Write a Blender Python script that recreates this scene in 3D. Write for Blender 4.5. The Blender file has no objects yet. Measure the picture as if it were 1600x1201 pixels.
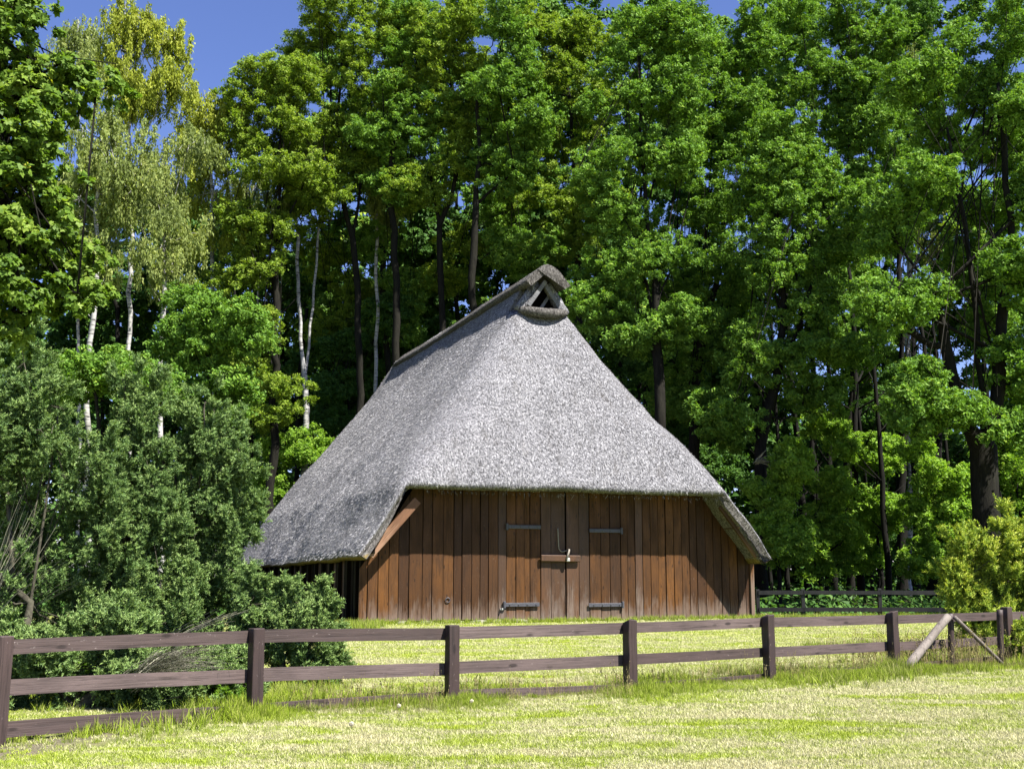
import bpy, bmesh, math, random
import numpy as np
from mathutils import Vector, Matrix, noise as mnoise

random.seed(7)
rng = np.random.default_rng(11)
scene = bpy.context.scene
COL = scene.collection
PI = math.pi

# ------------------------------------------------------------------ camera
F = 1800.0            # focal length in pixels of a 1600 px wide frame
CAMH = 1.6
PITCH = math.atan(287.5 / F)
cam_data = bpy.data.cameras.new('camera')
cam_data.sensor_width = 36.0
cam_data.lens = F / 1600.0 * 36.0
cam_data.clip_start = 0.1
cam_data.clip_end = 2000.0
cam = bpy.data.objects.new('camera', cam_data)
cam.location = (0, 0, CAMH)
cam.rotation_euler = (PI / 2 + PITCH, 0, 0)
COL.objects.link(cam)
scene.camera = cam

# ------------------------------------------------------------------ light
SUN_DIR = Vector((0.460, -0.335, 0.822)).normalized()     # towards the sun
sun_el = math.asin(SUN_DIR.z)
world = bpy.data.worlds.new('World')
scene.world = world
world.use_nodes = True
wn = world.node_tree
wn.nodes.clear()
w_out = wn.nodes.new('ShaderNodeOutputWorld')
w_bg = wn.nodes.new('ShaderNodeBackground')
w_sky = wn.nodes.new('ShaderNodeTexSky')
w_sky.sky_type = 'NISHITA'
w_sky.sun_disc = False
w_sky.sun_elevation = sun_el
w_sky.sun_rotation = math.atan2(SUN_DIR.x, SUN_DIR.y)
w_sky.air_density = 1.0
w_sky.dust_density = 0.2
w_sky.ozone_density = 3.0
w_tint = wn.nodes.new('ShaderNodeMix')
w_tint.data_type = 'RGBA'
w_tint.blend_type = 'MULTIPLY'
w_tint.inputs[0].default_value = 1.0
w_tint.inputs[7].default_value = (0.86, 0.84, 1.16, 1)
wn.links.new(w_sky.outputs[0], w_tint.inputs[6])
wn.links.new(w_tint.outputs[2], w_bg.inputs['Color'])
w_bg.inputs['Strength'].default_value = 0.05
wn.links.new(w_bg.outputs[0], w_out.inputs[0])

sun_data = bpy.data.lights.new('sun', 'SUN')
sun_data.energy = 5.0
sun_data.angle = math.radians(0.5)
sun_data.color = (1.0, 0.955, 0.88)
sun = bpy.data.objects.new('sun', sun_data)
sun.location = (60, -30, 90)
sun.rotation_euler = SUN_DIR.to_track_quat('Z', 'Y').to_euler()
COL.objects.link(sun)

scene.view_settings.view_transform = 'Standard'
scene.view_settings.look = 'None'
scene.view_settings.exposure = 1.72
scene.view_settings.gamma = 1.0
scene.view_settings.use_curve_mapping = False
scene.cycles.max_bounces = 6
scene.cycles.diffuse_bounces = 1
scene.cycles.transmission_bounces = 3
scene.cycles.glossy_bounces = 2

# ------------------------------------------------------------------ helpers
def ray(px, py):
    x = (px - 800) / F
    z = -(py - 600.5) / F
    return Vector((x, math.cos(PITCH) - math.sin(PITCH) * z, math.sin(PITCH) + math.cos(PITCH) * z))

def at(px, py, Y):
    """world point at distance Y in front of the camera on the line of sight"""
    r = ray(px, py)
    return Vector((0, 0, CAMH)) + r * (Y / r.y)

def tag(o, label=None, cat=None, group=None, kind=None):
    if label: o['label'] = label
    if cat: o['category'] = cat
    if group: o['group'] = group
    if kind: o['kind'] = kind
    return o

def empty(name, loc, rz=0.0):
    o = bpy.data.objects.new(name, None)
    o.location = loc
    o.rotation_euler = (0, 0, rz)
    o.empty_display_size = 0.3
    COL.objects.link(o)
    return o

def link(name, me, parent=None):
    o = bpy.data.objects.new(name, me)
    COL.objects.link(o)
    if parent is not None:
        o.parent = parent
    return o

def np_mesh(name, V, FA, mat, tint=None, smooth=False):
    """V (n,3); FA (m,k) constant-size faces"""
    me = bpy.data.meshes.new(name)
    V = np.asarray(V, dtype=np.float32)
    FA = np.asarray(FA, dtype=np.int32)
    me.vertices.add(len(V))
    me.vertices.foreach_set('co', V.ravel())
    k = FA.shape[1]
    me.loops.add(FA.size)
    me.loops.foreach_set('vertex_index', FA.ravel())
    me.polygons.add(len(FA))
    me.polygons.foreach_set('loop_start', np.arange(0, FA.size, k, dtype=np.int32))
    if tint is not None:
        a = me.attributes.new('tint', 'FLOAT', 'POINT')
        a.data.foreach_set('value', np.asarray(tint, dtype=np.float32))
    me.update(calc_edges=True)
    if smooth:
        me.polygons.foreach_set('use_smooth', np.ones(len(FA), dtype=bool))
    if mat: me.materials.append(mat)
    return me

class MB:
    def __init__(s): s.v, s.f = [], []
    def box(s, c, size, rz=0, M=None, taper=0.0):
        hx, hy, hz = size[0] / 2, size[1] / 2, size[2] / 2
        b = len(s.v)
        for z in (-hz, hz):
            k = 1 - taper if z > 0 else 1
            for x, y in ((-hx, -hy), (hx, -hy), (hx, hy), (-hx, hy)):
                p = Vector((x * k, y * k, z))
                if M is not None: p = M @ p
                elif rz: p = Matrix.Rotation(rz, 3, 'Z') @ p
                s.v.append(Vector(c) + p)
        for q in ((0, 3, 2, 1), (4, 5, 6, 7), (0, 1, 5, 4), (1, 2, 6, 5), (2, 3, 7, 6), (3, 0, 4, 7)):
            s.f.append([b + i for i in q])
    def tube(s, pts, rad, n=8, cap=True, jit=0.0):
        pts = [Vector(p) for p in pts]
        b0 = len(s.v)
        up = Vector((0.13, 0.31, 0.94))
        for i, p in enumerate(pts):
            t = (pts[min(i + 1, len(pts) - 1)] - pts[max(i - 1, 0)]).normalized()
            a = t.cross(up)
            if a.length < 0.1: a = t.cross(Vector((1, 0, 0)))
            a.normalize(); c = t.cross(a)
            r = rad[i] if hasattr(rad, '__len__') else rad
            for j in range(n):
                th = 2 * PI * j / n
                rr = r * (1 + jit * random.uniform(-1, 1))
                s.v.append(p + a * math.cos(th) * rr + c * math.sin(th) * rr)
        for i in range(len(pts) - 1):
            for j in range(n):
                a0 = b0 + i * n + j; a1 = b0 + i * n + (j + 1) % n
                s.f.append([a0, a1, a1 + n, a0 + n])
        if cap:
            s.f.append([b0 + j for j in range(n)][::-1])
            e = b0 + (len(pts) - 1) * n
            s.f.append([e + j for j in range(n)])
    def mesh(s, name, mat, smooth=False, bevel=0.0):
        me = bpy.data.meshes.new(name)
        me.from_pydata([tuple(v) for v in s.v], [], s.f)
        if bevel > 0:
            bm = bmesh.new(); bm.from_mesh(me)
            bmesh.ops.bevel(bm, geom=bm.edges[:], offset=bevel, segments=1, affect='EDGES', profile=0.5)
            bm.to_mesh(me); bm.free()
        me.materials.append(mat)
        if smooth:
            for p in me.polygons: p.use_smooth = True
        me.update()
        return me
    def build(s, name, mat, parent=None, **k):
        return link(name, s.mesh(name, mat, **k), parent)

# ------------------------------------------------------------------ materials
ALB = 0.60       # overall albedo scale
def new_mat(name):
    m = bpy.data.materials.new(name)
    m.use_nodes = True
    nt = m.node_tree
    nt.nodes.clear()
    return m, nt

class NT:
    def __init__(s, nt): s.nt = nt
    def n(s, t, **k):
        nd = s.nt.nodes.new(t)
        for a, b in k.items(): setattr(nd, a, b)
        return nd
    def l(s, a, b): s.nt.links.new(a, b)
    def noise(s, vec, scale, detail=4, rough=0.55, dist=0.0):
        nd = s.n('ShaderNodeTexNoise')
        nd.inputs['Scale'].default_value = scale
        nd.inputs['Detail'].default_value = detail
        nd.inputs['Roughness'].default_value = rough
        nd.inputs['Distortion'].default_value = dist
        if vec is not None: s.l(vec, nd.inputs['Vector'])
        return nd.outputs['Fac']
    def ramp(s, fac, stops, interp='LINEAR'):
        nd = s.n('ShaderNodeValToRGB')
        nd.color_ramp.interpolation = interp
        el = nd.color_ramp.elements
        while len(el) > len(stops): el.remove(el[-1])
        while len(el) < len(stops): el.new(0.5)
        for e, (p, c) in zip(el, stops):
            e.position = p
            e.color = (*c, 1) if len(c) == 3 else c
        s.l(fac, nd.inputs[0])
        return nd.outputs[0]
    def mix(s, f, a, b, mode='MIX'):
        nd = s.n('ShaderNodeMix', data_type='RGBA', blend_type=mode)
        for sock, val in ((0, f), (6, a), (7, b)):
            if isinstance(val, (int, float)): nd.inputs[sock].default_value = val
            elif isinstance(val, tuple): nd.inputs[sock].default_value = (*val, 1)
            else: s.l(val, nd.inputs[sock])
        return nd.outputs[2]
    def math(s, op, a, b=0.0, c=0.0):
        nd = s.n('ShaderNodeMath', operation=op)
        for i, val in enumerate((a, b, c)):
            if isinstance(val, (int, float)): nd.inputs[i].default_value = val
            else: s.l(val, nd.inputs[i])
        return nd.outputs[0]
    def mapping(s, vec, sc):
        nd = s.n('ShaderNodeMapping')
        nd.inputs['Scale'].default_value = sc
        s.l(vec, nd.inputs['Vector'])
        return nd.outputs[0]
    def out(s, sh):
        o = s.n('ShaderNodeOutputMaterial'); s.l(sh, o.inputs['Surface']); return o
    def bsdf(s, col, rough=0.8, spec=0.3, bump=None, bdist=0.02, bstr=1.0):
        p = s.n('ShaderNodeBsdfPrincipled')
        if not isinstance(col, tuple): col = s.mix(1.0, col, (ALB,) * 3, 'MULTIPLY')
        if isinstance(col, tuple): p.inputs['Base Color'].default_value = (*col, 1)
        else: s.l(col, p.inputs['Base Color'])
        if isinstance(rough, (int, float)): p.inputs['Roughness'].default_value = rough
        else: s.l(rough, p.inputs['Roughness'])
        p.inputs['Specular IOR Level'].default_value = spec
        if bump is not None:
            b = s.n('ShaderNodeBump')
            b.inputs['Distance'].default_value = bdist
            b.inputs['Strength'].default_value = bstr
            s.l(bump, b.inputs['Height'])
            s.l(b.outputs[0], p.inputs['Normal'])
        return p.outputs[0]

def leaf_mat(name, cols, trans=0.35, gloss=0.006, grough=0.55):
    """cols: stops over the per-leaf tint 0..1"""
    m, nt = new_mat(name); t = NT(nt)
    a = t.n('ShaderNodeAttribute', attribute_name='tint')
    gp = t.n('ShaderNodeNewGeometry')
    nz = t.noise(gp.outputs['Position'], 0.9, 3, 0.6)
    fac = t.math('ADD', a.outputs['Fac'], t.math('MULTIPLY', t.math('SUBTRACT', nz, 0.5), 0.55))
    fac = t.math('MINIMUM', fac, t.math('MAXIMUM', 0.97, a.outputs['Fac']))
    col = t.mix(1.0, t.ramp(fac, cols), (ALB,) * 3, 'MULTIPLY')
    d = t.n('ShaderNodeBsdfDiffuse'); t.l(col, d.inputs['Color'])
    tr = t.n('ShaderNodeBsdfTranslucent')
    t.l(t.mix(1.0, col, (1.25, 1.3, 0.45), 'MULTIPLY'), tr.inputs['Color'])
    ms = t.n('ShaderNodeMixShader'); ms.inputs[0].default_value = trans
    t.l(d.outputs[0], ms.inputs[1]); t.l(tr.outputs[0], ms.inputs[2])
    g = t.n('ShaderNodeBsdfGlossy'); g.inputs['Roughness'].default_value = grough
    g.inputs['Color'].default_value = (1, 1, 1, 1)
    m2 = t.n('ShaderNodeMixShader'); m2.inputs[0].default_value = gloss
    t.l(ms.outputs[0], m2.inputs[1]); t.l(g.outputs[0], m2.inputs[2])
    t.out(m2.outputs[0])
    return m

def rgb(r, g, b):
    f = lambda c: (c / 255 / 12.92) if c <= 10 else ((c / 255 + 0.055) / 1.055) ** 2.4
    return (f(r), f(g), f(b))

M = {}
_leaf_mat = leaf_mat
def leaf_mat(name, cols, *a, **k):
    return _leaf_mat(name, [(p, tuple(min(0.8, x * BRIGHT.get(name, 1.0)) for x in c)) for p, c in cols], *a, **k)
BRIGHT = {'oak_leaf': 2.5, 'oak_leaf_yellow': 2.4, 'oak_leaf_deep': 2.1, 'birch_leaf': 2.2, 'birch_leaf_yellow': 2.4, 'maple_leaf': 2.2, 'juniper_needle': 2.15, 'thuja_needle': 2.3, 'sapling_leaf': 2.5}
M['oak_leaf'] = leaf_mat('oak_leaf', [(0, (0.036, 0.070, 0.009)), (0.5, (0.068, 0.138, 0.020)), (0.85, (0.120, 0.205, 0.028)), (1, (0.19, 0.25, 0.035))], 0.32)
M['oak_leaf_yellow'] = leaf_mat('oak_leaf_yellow', [(0, (0.050, 0.085, 0.012)), (0.5, (0.100, 0.160, 0.018)), (1, (0.200, 0.250, 0.03))], 0.4)
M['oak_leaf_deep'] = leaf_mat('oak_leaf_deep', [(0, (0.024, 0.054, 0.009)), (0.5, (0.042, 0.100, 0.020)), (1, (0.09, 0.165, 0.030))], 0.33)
M['birch_leaf'] = leaf_mat('birch_leaf', [(0, (0.090, 0.120, 0.035)), (0.5, (0.160, 0.200, 0.055)), (1, (0.260, 0.290, 0.085))], 0.4)
M['birch_leaf_yellow'] = leaf_mat('birch_leaf_yellow', [(0, (0.105, 0.130, 0.015)), (0.5, (0.190, 0.222, 0.028)), (1, (0.300, 0.320, 0.045))], 0.4)
M['maple_leaf'] = leaf_mat('maple_leaf', [(0, (0.040, 0.080, 0.012)), (0.5, (0.088, 0.150, 0.020)), (0.985, (0.170, 0.235, 0.035)), (1, (0.50, 0.36, 0.04))], 0.42, 0.006, 0.5)
M['juniper_needle'] = leaf_mat('juniper_needle', [(0, (0.022, 0.044, 0.014)), (0.5, (0.076, 0.134, 0.040)), (1, (0.190, 0.262, 0.080))], 0.22, 0.01, 0.5)
M['thuja_needle'] = leaf_mat('thuja_needle', [(0, (0.060, 0.100, 0.020)), (0.5, (0.165, 0.235, 0.030)), (1, (0.340, 0.390, 0.05))], 0.3, 0.01, 0.5)
M['sapling_leaf'] = leaf_mat('sapling_leaf', [(0, (0.050, 0.100, 0.014)), (0.5, (0.110, 0.200, 0.024)), (1, (0.210, 0.300, 0.04))], 0.45)  # brightened colour stands for sun breaking through between the trunks

def bark(name, c0, c1, sc=(6, 6, 1.2), rough=0.9, bd=0.03):
    m, nt = new_mat(name); t = NT(nt)
    tc = t.n('ShaderNodeTexCoord')
    v = t.mapping(tc.outputs['Object'], sc)
    n1 = t.noise(v, 1.6, 6, 0.7, 0.6)
    n2 = t.noise(tc.outputs['Object'], 0.7, 3)
    col = t.mix(n2, t.ramp(n1, [(0.3, c0), (0.7, c1)]), t.ramp(n1, [(0.3, tuple(x * 0.8 for x in c0)), (0.75, (c1[0] * 0.8, c1[1], c1[2] * 0.7))]))
    t.out(t.bsdf(col, rough, 0.15, n1, bd))
    return m
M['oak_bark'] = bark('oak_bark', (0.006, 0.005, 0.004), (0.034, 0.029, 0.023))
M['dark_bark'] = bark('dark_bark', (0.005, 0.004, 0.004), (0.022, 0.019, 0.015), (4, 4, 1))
M['twig'] = bark('twig', (0.05, 0.042, 0.032), (0.16, 0.14, 0.11), (10, 10, 10), 0.9, 0.01)
M['dead_twig'] = bark('dead_twig', (0.22, 0.19, 0.15), (0.50, 0.46, 0.38), (10, 10, 10), 0.9, 0.01)

def birch_bark():
    m, nt = new_mat('birch_bark'); t = NT(nt)
    tc = t.n('ShaderNodeTexCoord')
    n1 = t.noise(t.mapping(tc.outputs['Object'], (1.2, 1.2, 7)), 1.5, 5, 0.65, 0.4)
    n2 = t.noise(tc.outputs['Object'], 0.55, 3)
    c = t.ramp(n1, [(0.36, (0.02, 0.018, 0.016)), (0.47, (0.50, 0.49, 0.46)), (0.7, (0.70, 0.69, 0.66))])
    c = t.mix(t.ramp(n2, [(0.5, (0, 0, 0)), (0.8, (0.45,) * 3)]), c, (0.12, 0.11, 0.09))
    t.out(t.bsdf(c, 0.7, 0.3, n1, 0.01))
    return m
M['birch_bark'] = birch_bark()

def thatch(name, lo, mid, hi, sc=(1, 1, 1), warm=None):
    m, nt = new_mat(name); t = NT(nt)
    tc = t.n('ShaderNodeTexCoord')
    o = tc.outputs['Object']
    fine = t.noise(t.mapping(o, (15, 15, 7)), 1.0, 6, 0.85, 0.5)
    fine2 = t.noise(t.mapping(o, (22, 22, 10)), 1.0, 3, 0.8)
    big = t.noise(t.mapping(o, (0.9, 0.5, 0.35)), 1.0, 4, 0.6)
    band = t.noise(t.mapping(o, (3.2, 3.2, 0.35)), 1.0, 4, 0.6)
    f = t.math('MULTIPLY', t.math('ADD', fine, fine2), 0.5)
    c = t.ramp(f, [(0.40, lo), (0.50, mid), (0.60, hi)])
    c = t.mix(t.ramp(big, [(0.35, (0.0,) * 3), (0.75, (0.55,) * 3)]), c, t.ramp(f, [(0.40, tuple(x * 0.6 for x in lo)), (0.52, tuple(x * 0.72 for x in mid)), (0.62, tuple(x * 0.85 for x in hi))]))
    c = t.mix(t.ramp(band, [(0.30, (0.38,) * 3), (0.45, (0.0,) * 3)]), c, (0.10, 0.088, 0.075))
    if warm:
        ge = t.n('ShaderNodeNewGeometry'); sp = t.n('ShaderNodeSeparateXYZ'); t.l(ge.outputs['Normal'], sp.inputs[0])
        c = t.mix(t.ramp(t.math('ABSOLUTE', sp.outputs['Z']), [(0.62, (0,) * 3), (0.80, (1,) * 3)]), t.ramp(f, [(0.40, (0.05, 0.045, 0.04)), (0.5, (0.2, 0.19, 0.18)), (0.6, (0.46, 0.44, 0.42))]), c)
    t.out(t.bsdf(c, 0.95, 0.08, f, 0.10, 1.0))
    return m
M['thatch'] = thatch('thatch', (0.045, 0.044, 0.048), (0.29, 0.288, 0.31), (0.70, 0.69, 0.72))
M['thatch_ridge'] = thatch('thatch_ridge', (0.03, 0.027, 0.025), (0.15, 0.14, 0.13), (0.36, 0.34, 0.32))
M['thatch_cut'] = thatch('thatch_cut', (0.10, 0.07, 0.02), (0.33, 0.25, 0.10), (0.55, 0.44, 0.20), warm=True)

def reed_mat():
    m, nt = new_mat('reed'); t = NT(nt)
    a = t.n('ShaderNodeAttribute', attribute_name='tint')
    c = t.ramp(a.outputs['Fac'], [(0, (0.022, 0.020, 0.021)), (0.4, (0.170, 0.165, 0.172)), (0.75, (0.50, 0.49, 0.50)), (1, (0.88, 0.865, 0.88))])
    c = t.mix(1.0, c, (ALB,) * 3, 'MULTIPLY')
    d = t.n('ShaderNodeBsdfDiffuse'); t.l(c, d.inputs['Color'])
    tr = t.n('ShaderNodeBsdfTranslucent'); t.l(c, tr.inputs['Color'])
    ms = t.n('ShaderNodeMixShader'); ms.inputs[0].default_value = 0.15
    t.l(d.outputs[0], ms.inputs[1]); t.l(tr.outputs[0], ms.inputs[2])
    t.out(ms.outputs[0])
    return m
M['reed'] = reed_mat()

def plank_mat(name, base, light, worn, worn_amt=0.5, wear_h=0.5, rough=0.55, spec=0.35, peel=True, axis='z'):
    """painted or stained boards: the stain differs from board to board and has worn off towards the foot"""
    m, nt = new_mat(name); t = NT(nt)
    tc = t.n('ShaderNodeTexCoord'); oi = t.n('ShaderNodeObjectInfo')
    off = t.n('ShaderNodeVectorMath', operation='ADD')
    mul = t.n('ShaderNodeVectorMath', operation='SCALE'); mul.inputs['Scale'].default_value = 37.0
    cmb = t.n('ShaderNodeCombineXYZ'); t.l(oi.outputs['Random'], cmb.inputs[0]); t.l(oi.outputs['Random'], cmb.inputs[1])
    t.l(cmb.outputs[0], mul.inputs[0])
    t.l(tc.outputs['Object'], off.inputs[0]); t.l(mul.outputs[0], off.inputs[1])
    o = off.outputs[0]
    AX = (lambda a, b: (b, a, a) if axis == 'x' else (a, a, b))
    grain = t.noise(t.mapping(o, AX(34, 1.3)), 1.0, 6, 0.7, 0.8)
    blot = t.noise(t.mapping(o, AX(3.0, 0.9)), 1.0, 5, 0.62, 0.3)
    fleck = t.noise(t.mapping(o, AX(42, 13)), 1.0, 3, 0.7)
    col = t.mix(oi.outputs['Random'], base, light)
    col = t.mix(t.ramp(blot, [(0.35, (0, 0, 0)), (0.7, (0.75, 0.75, 0.75))]), col, tuple(x * 0.55 for x in base))
    col = t.mix(t.ramp(grain, [(0.32, (0.75,) * 3), (0.5, (0.0,) * 3)]), col, tuple(x * 0.25 for x in base))
    vo = t.n('ShaderNodeTexVoronoi'); vo.inputs['Scale'].default_value = 1.0
    t.l(t.mapping(o, AX(6.5, 2.2)), vo.inputs['Vector'])
    col = t.mix(t.ramp(vo.outputs['Distance'], [(0.10, (0.8,) * 3), (0.17, (0.0,) * 3)]), col, tuple(x * 0.3 for x in base))
    sep = t.n('ShaderNodeSeparateXYZ'); t.l(tc.outputs['Object'], sep.inputs[0])
    h = t.math('DIVIDE', t.math('SUBTRACT', wear_h, sep.outputs['Z']), max(wear_h, 0.01))
    h = t.math('MULTIPLY', t.math('MAXIMUM', h, 0.0), worn_amt)
    w = t.math('ADD', h, t.math('MULTIPLY', t.math('SUBTRACT', blot, 0.5), 0.9))
    w = t.math('ADD', w, t.math('MULTIPLY', t.math('SUBTRACT', grain, 0.5), 0.9))
    wf = t.ramp(w, [(0.20, (0,) * 3), (0.55, (0.75,) * 3)])
    col = t.mix(wf, col, worn)
    if peel:
        col = t.mix(t.ramp(fleck, [(0.675, (0,) * 3), (0.73, (0.75,) * 3)]), col, tuple(min(1, x * 1.25) for x in worn))
    t.out(t.bsdf(col, t.ramp(blot, [(0.3, (rough - .12,) * 3), (0.7, (rough + .15,) * 3)]), spec, grain, 0.006))
    return m
M['wall_plank'] = plank_mat('wall_plank', (0.066, 0.027, 0.008), (0.200, 0.082, 0.019), (0.27, 0.20, 0.155), 0.55, 1.0, 0.6, 0.22)  # foot paler by wear, strengthened to keep the sunlit lower boards bright
M['wall_plank_grey'] = plank_mat('wall_plank_grey', (0.090, 0.042, 0.018), (0.145, 0.066, 0.028), (0.30, 0.24, 0.20), 0.45, 1.6)
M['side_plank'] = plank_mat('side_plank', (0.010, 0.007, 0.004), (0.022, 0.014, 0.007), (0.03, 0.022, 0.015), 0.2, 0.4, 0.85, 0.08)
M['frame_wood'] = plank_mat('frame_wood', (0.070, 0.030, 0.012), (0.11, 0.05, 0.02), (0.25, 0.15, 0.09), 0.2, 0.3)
M['barge_wood_lit'] = plank_mat('barge_wood_lit', (0.260, 0.120, 0.055), (0.30, 0.14, 0.07), (0.45, 0.27, 0.17), 0.2, 0.3)  # lighter copy of the frame wood, sunlight on the left rafter put into colour
M['fence_wood'] = plank_mat('fence_wood', (0.066, 0.042, 0.038), (0.100, 0.066, 0.060), (0.26, 0.21, 0.20), 0.0, 0.3, 0.55, 0.35)
M['fence_rail'] = plank_mat('fence_rail', (0.095, 0.066, 0.060), (0.205, 0.152, 0.142), (0.36, 0.31, 0.29), 0.0, 0.3, 0.6, 0.3, axis='x')
M['fence_painted_shade'] = plank_mat('fence_painted_shade', (0.006, 0.005, 0.005), (0.012, 0.010, 0.010), (0.04, 0.04, 0.04), 0.0, 0.3, 0.5, 0.4)  # near black: tree shade put into the colour of the far fence
M['grey_pole'] = plank_mat('grey_pole', (0.24, 0.20, 0.175), (0.32, 0.28, 0.245), (0.50, 0.46, 0.42), 0.1, 0.5, 0.8, 0.2)
M['vent_wood'] = plank_mat('vent_wood', (0.20, 0.20, 0.215), (0.28, 0.28, 0.295), (0.42, 0.42, 0.43), 0.1, 0.5, 0.8, 0.2)

def simple(name, col, rough=0.8, spec=0.3, nz=None, metal=0.0):
    m, nt = new_mat(name); t = NT(nt)
    tc = t.n('ShaderNodeTexCoord')
    n1 = t.noise(tc.outputs['Object'], nz or 8, 5, 0.65)
    c = t.ramp(n1, [(0.3, tuple(x * 0.55 for x in col)), (0.7, tuple(min(1, x * 1.3) for x in col))])
    p = t.bsdf(c, rough, spec, n1, 0.01)
    t.out(p)
    return m
M['iron'] = simple('iron', (0.085, 0.085, 0.105), 0.5, 0.5, 30)
M['steel'] = simple('steel', (0.62, 0.62, 0.60), 0.35, 0.6, 30)
M['rope'] = simple('rope', (0.42, 0.38, 0.32), 0.9, 0.1, 60)
M['stone'] = simple('stone', (0.34, 0.32, 0.27), 0.9, 0.2, 5)
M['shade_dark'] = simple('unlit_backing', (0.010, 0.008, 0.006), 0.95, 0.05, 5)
M['flower'] = simple('flower_head', (0.62, 0.56, 0.42), 0.9, 0.1, 40)

def straw_mix(t, vec):
    """green / straw / soil mixture of the mown meadow, shared by the ground sheet and by the grass blades"""
    big = t.noise(t.mapping(vec, (0.30, 0.95, 1)), 1.0, 5, 0.66, 0.9)
    mid = t.noise(t.mapping(vec, (1.3, 2.6, 1)), 1.0, 4, 0.6)
    return t.math('ADD', t.math('MULTIPLY', big, 0.62), t.math('MULTIPLY', mid, 0.38))

def ground_mat():
    m, nt = new_mat('meadow'); t = NT(nt)
    g = t.n('ShaderNodeNewGeometry')
    p = g.outputs['Position']
    f = straw_mix(t, p)
    fine = t.noise(p, 34, 6, 0.8)
    c1 = t.ramp(fine, [(0.3, (0.34, 0.33, 0.10)), (0.5, (0.56, 0.54, 0.22)), (0.7, (0.72, 0.69, 0.36))])
    c2 = t.ramp(fine, [(0.3, (0.10, 0.16, 0.02)), (0.5, (0.28, 0.38, 0.05)), (0.7, (0.48, 0.56, 0.11))])
    c = t.mix(t.ramp(f, [(0.46, (1,) * 3), (0.58, (0,) * 3)]), c1, c2)
    # trodden soil under the left end of the fence
    sep = t.n('ShaderNodeSeparateXYZ'); t.l(p, sep.inputs[0])
    # signed distance from the fence line
    d = t.math('SUBTRACT', t.math('MULTIPLY', sep.outputs['X'], 0.768), t.math('MULTIPLY', sep.outputs['Y'], 0.641))
    d = t.math('ABSOLUTE', t.math('ADD', d, 10.33))
    dn = t.math('ADD', d, t.math('MULTIPLY', t.noise(p, 2.2, 3), 0.5))
    x = t.math('ADD', sep.outputs['X'], t.math('MULTIPLY', t.noise(p, 1.1, 3), 2.0))
    sm = t.math('MULTIPLY', t.ramp(dn, [(0.65, (1,) * 3), (0.95, (0,) * 3)]), t.ramp(t.math('DIVIDE', t.math('ADD', x, 6), 8), [(0.30, (1,) * 3), (0.55, (0,) * 3)]))
    soil = t.ramp(fine, [(0.3, (0.10, 0.075, 0.055)), (0.55, (0.30, 0.245, 0.20)), (0.75, (0.48, 0.42, 0.35))])
    c = t.mix(sm, c, soil)
    # leaf litter of the wood behind the farther fence
    far = t.math('ADD', sep.outputs['Y'], t.math('MULTIPLY', t.noise(p, 0.25, 3), 6.0))
    litter = t.ramp(t.noise(p, 9, 5, 0.75), [(0.3, (0.02, 0.022, 0.012)), (0.55, (0.055, 0.06, 0.022)), (0.75, (0.11, 0.11, 0.04))])
    c = t.mix(t.ramp(t.math('DIVIDE', far, 100), [(0.415, (0,) * 3), (0.45, (1,) * 3)]), c, litter)
    t.out(t.bsdf(c, 0.95, 0.1, fine, 0.04))
    return m
M['ground'] = ground_mat()

def grass_mat(name, green, straw, lo, hi, trans=0.3):
    m, nt = new_mat(name); t = NT(nt)
    g = t.n('ShaderNodeNewGeometry')
    f = straw_mix(t, g.outputs['Position'])
    a = t.n('ShaderNodeAttribute', attribute_name='tint')
    f = t.math('ADD', f, t.math('MULTIPLY', t.math('SUBTRACT', a.outputs['Fac'], 0.5), -0.12))
    c = t.mix(t.ramp(f, [(lo, (1,) * 3), (hi, (0,) * 3)]), t.ramp(a.outputs['Fac'], green), t.ramp(a.outputs['Fac'], straw))
    # first input is shown where f is high (green), second where low (straw)
    c = t.mix(1.0, c, (ALB,) * 3, 'MULTIPLY')
    d = t.n('ShaderNodeBsdfDiffuse'); t.l(c, d.inputs['Color'])
    tr = t.n('ShaderNodeBsdfTranslucent'); t.l(c, tr.inputs['Color'])
    ms = t.n('ShaderNodeMixShader'); ms.inputs[0].default_value = trans
    t.l(d.outputs[0], ms.inputs[1]); t.l(tr.outputs[0], ms.inputs[2])
    t.out(ms.outputs[0])
    return m
M['mown_grass'] = grass_mat('mown_grass', [(0, (0.30, 0.42, 0.03)), (1, (0.62, 0.74, 0.09))], [(0, (0.60, 0.56, 0.25)), (1, (0.92, 0.88, 0.54))], 0.45, 0.56)
M['long_grass'] = grass_mat('long_grass', [(0, (0.20, 0.31, 0.02)), (0.6, (0.42, 0.56, 0.05)), (1, (0.68, 0.74, 0.15))], [(0, (0.16, 0.22, 0.03)), (1, (0.52, 0.50, 0.22))], 0.36, 0.52)
M['seed_grass'] = grass_mat('seed_grass', [(0, (0.30, 0.26, 0.08)), (1, (0.52, 0.44, 0.20))], [(0, (0.35, 0.28, 0.12)), (1, (0.60, 0.50, 0.28))], 0.4, 0.5)

# ------------------------------------------------------------------ ground
def gz(x, y):
    return 0.03 * mnoise.noise(Vector((x * 0.25, y * 0.25, 0))) + 0.008 * mnoise.noise(Vector((x * 1.7, y * 1.7, 3)))

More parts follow.
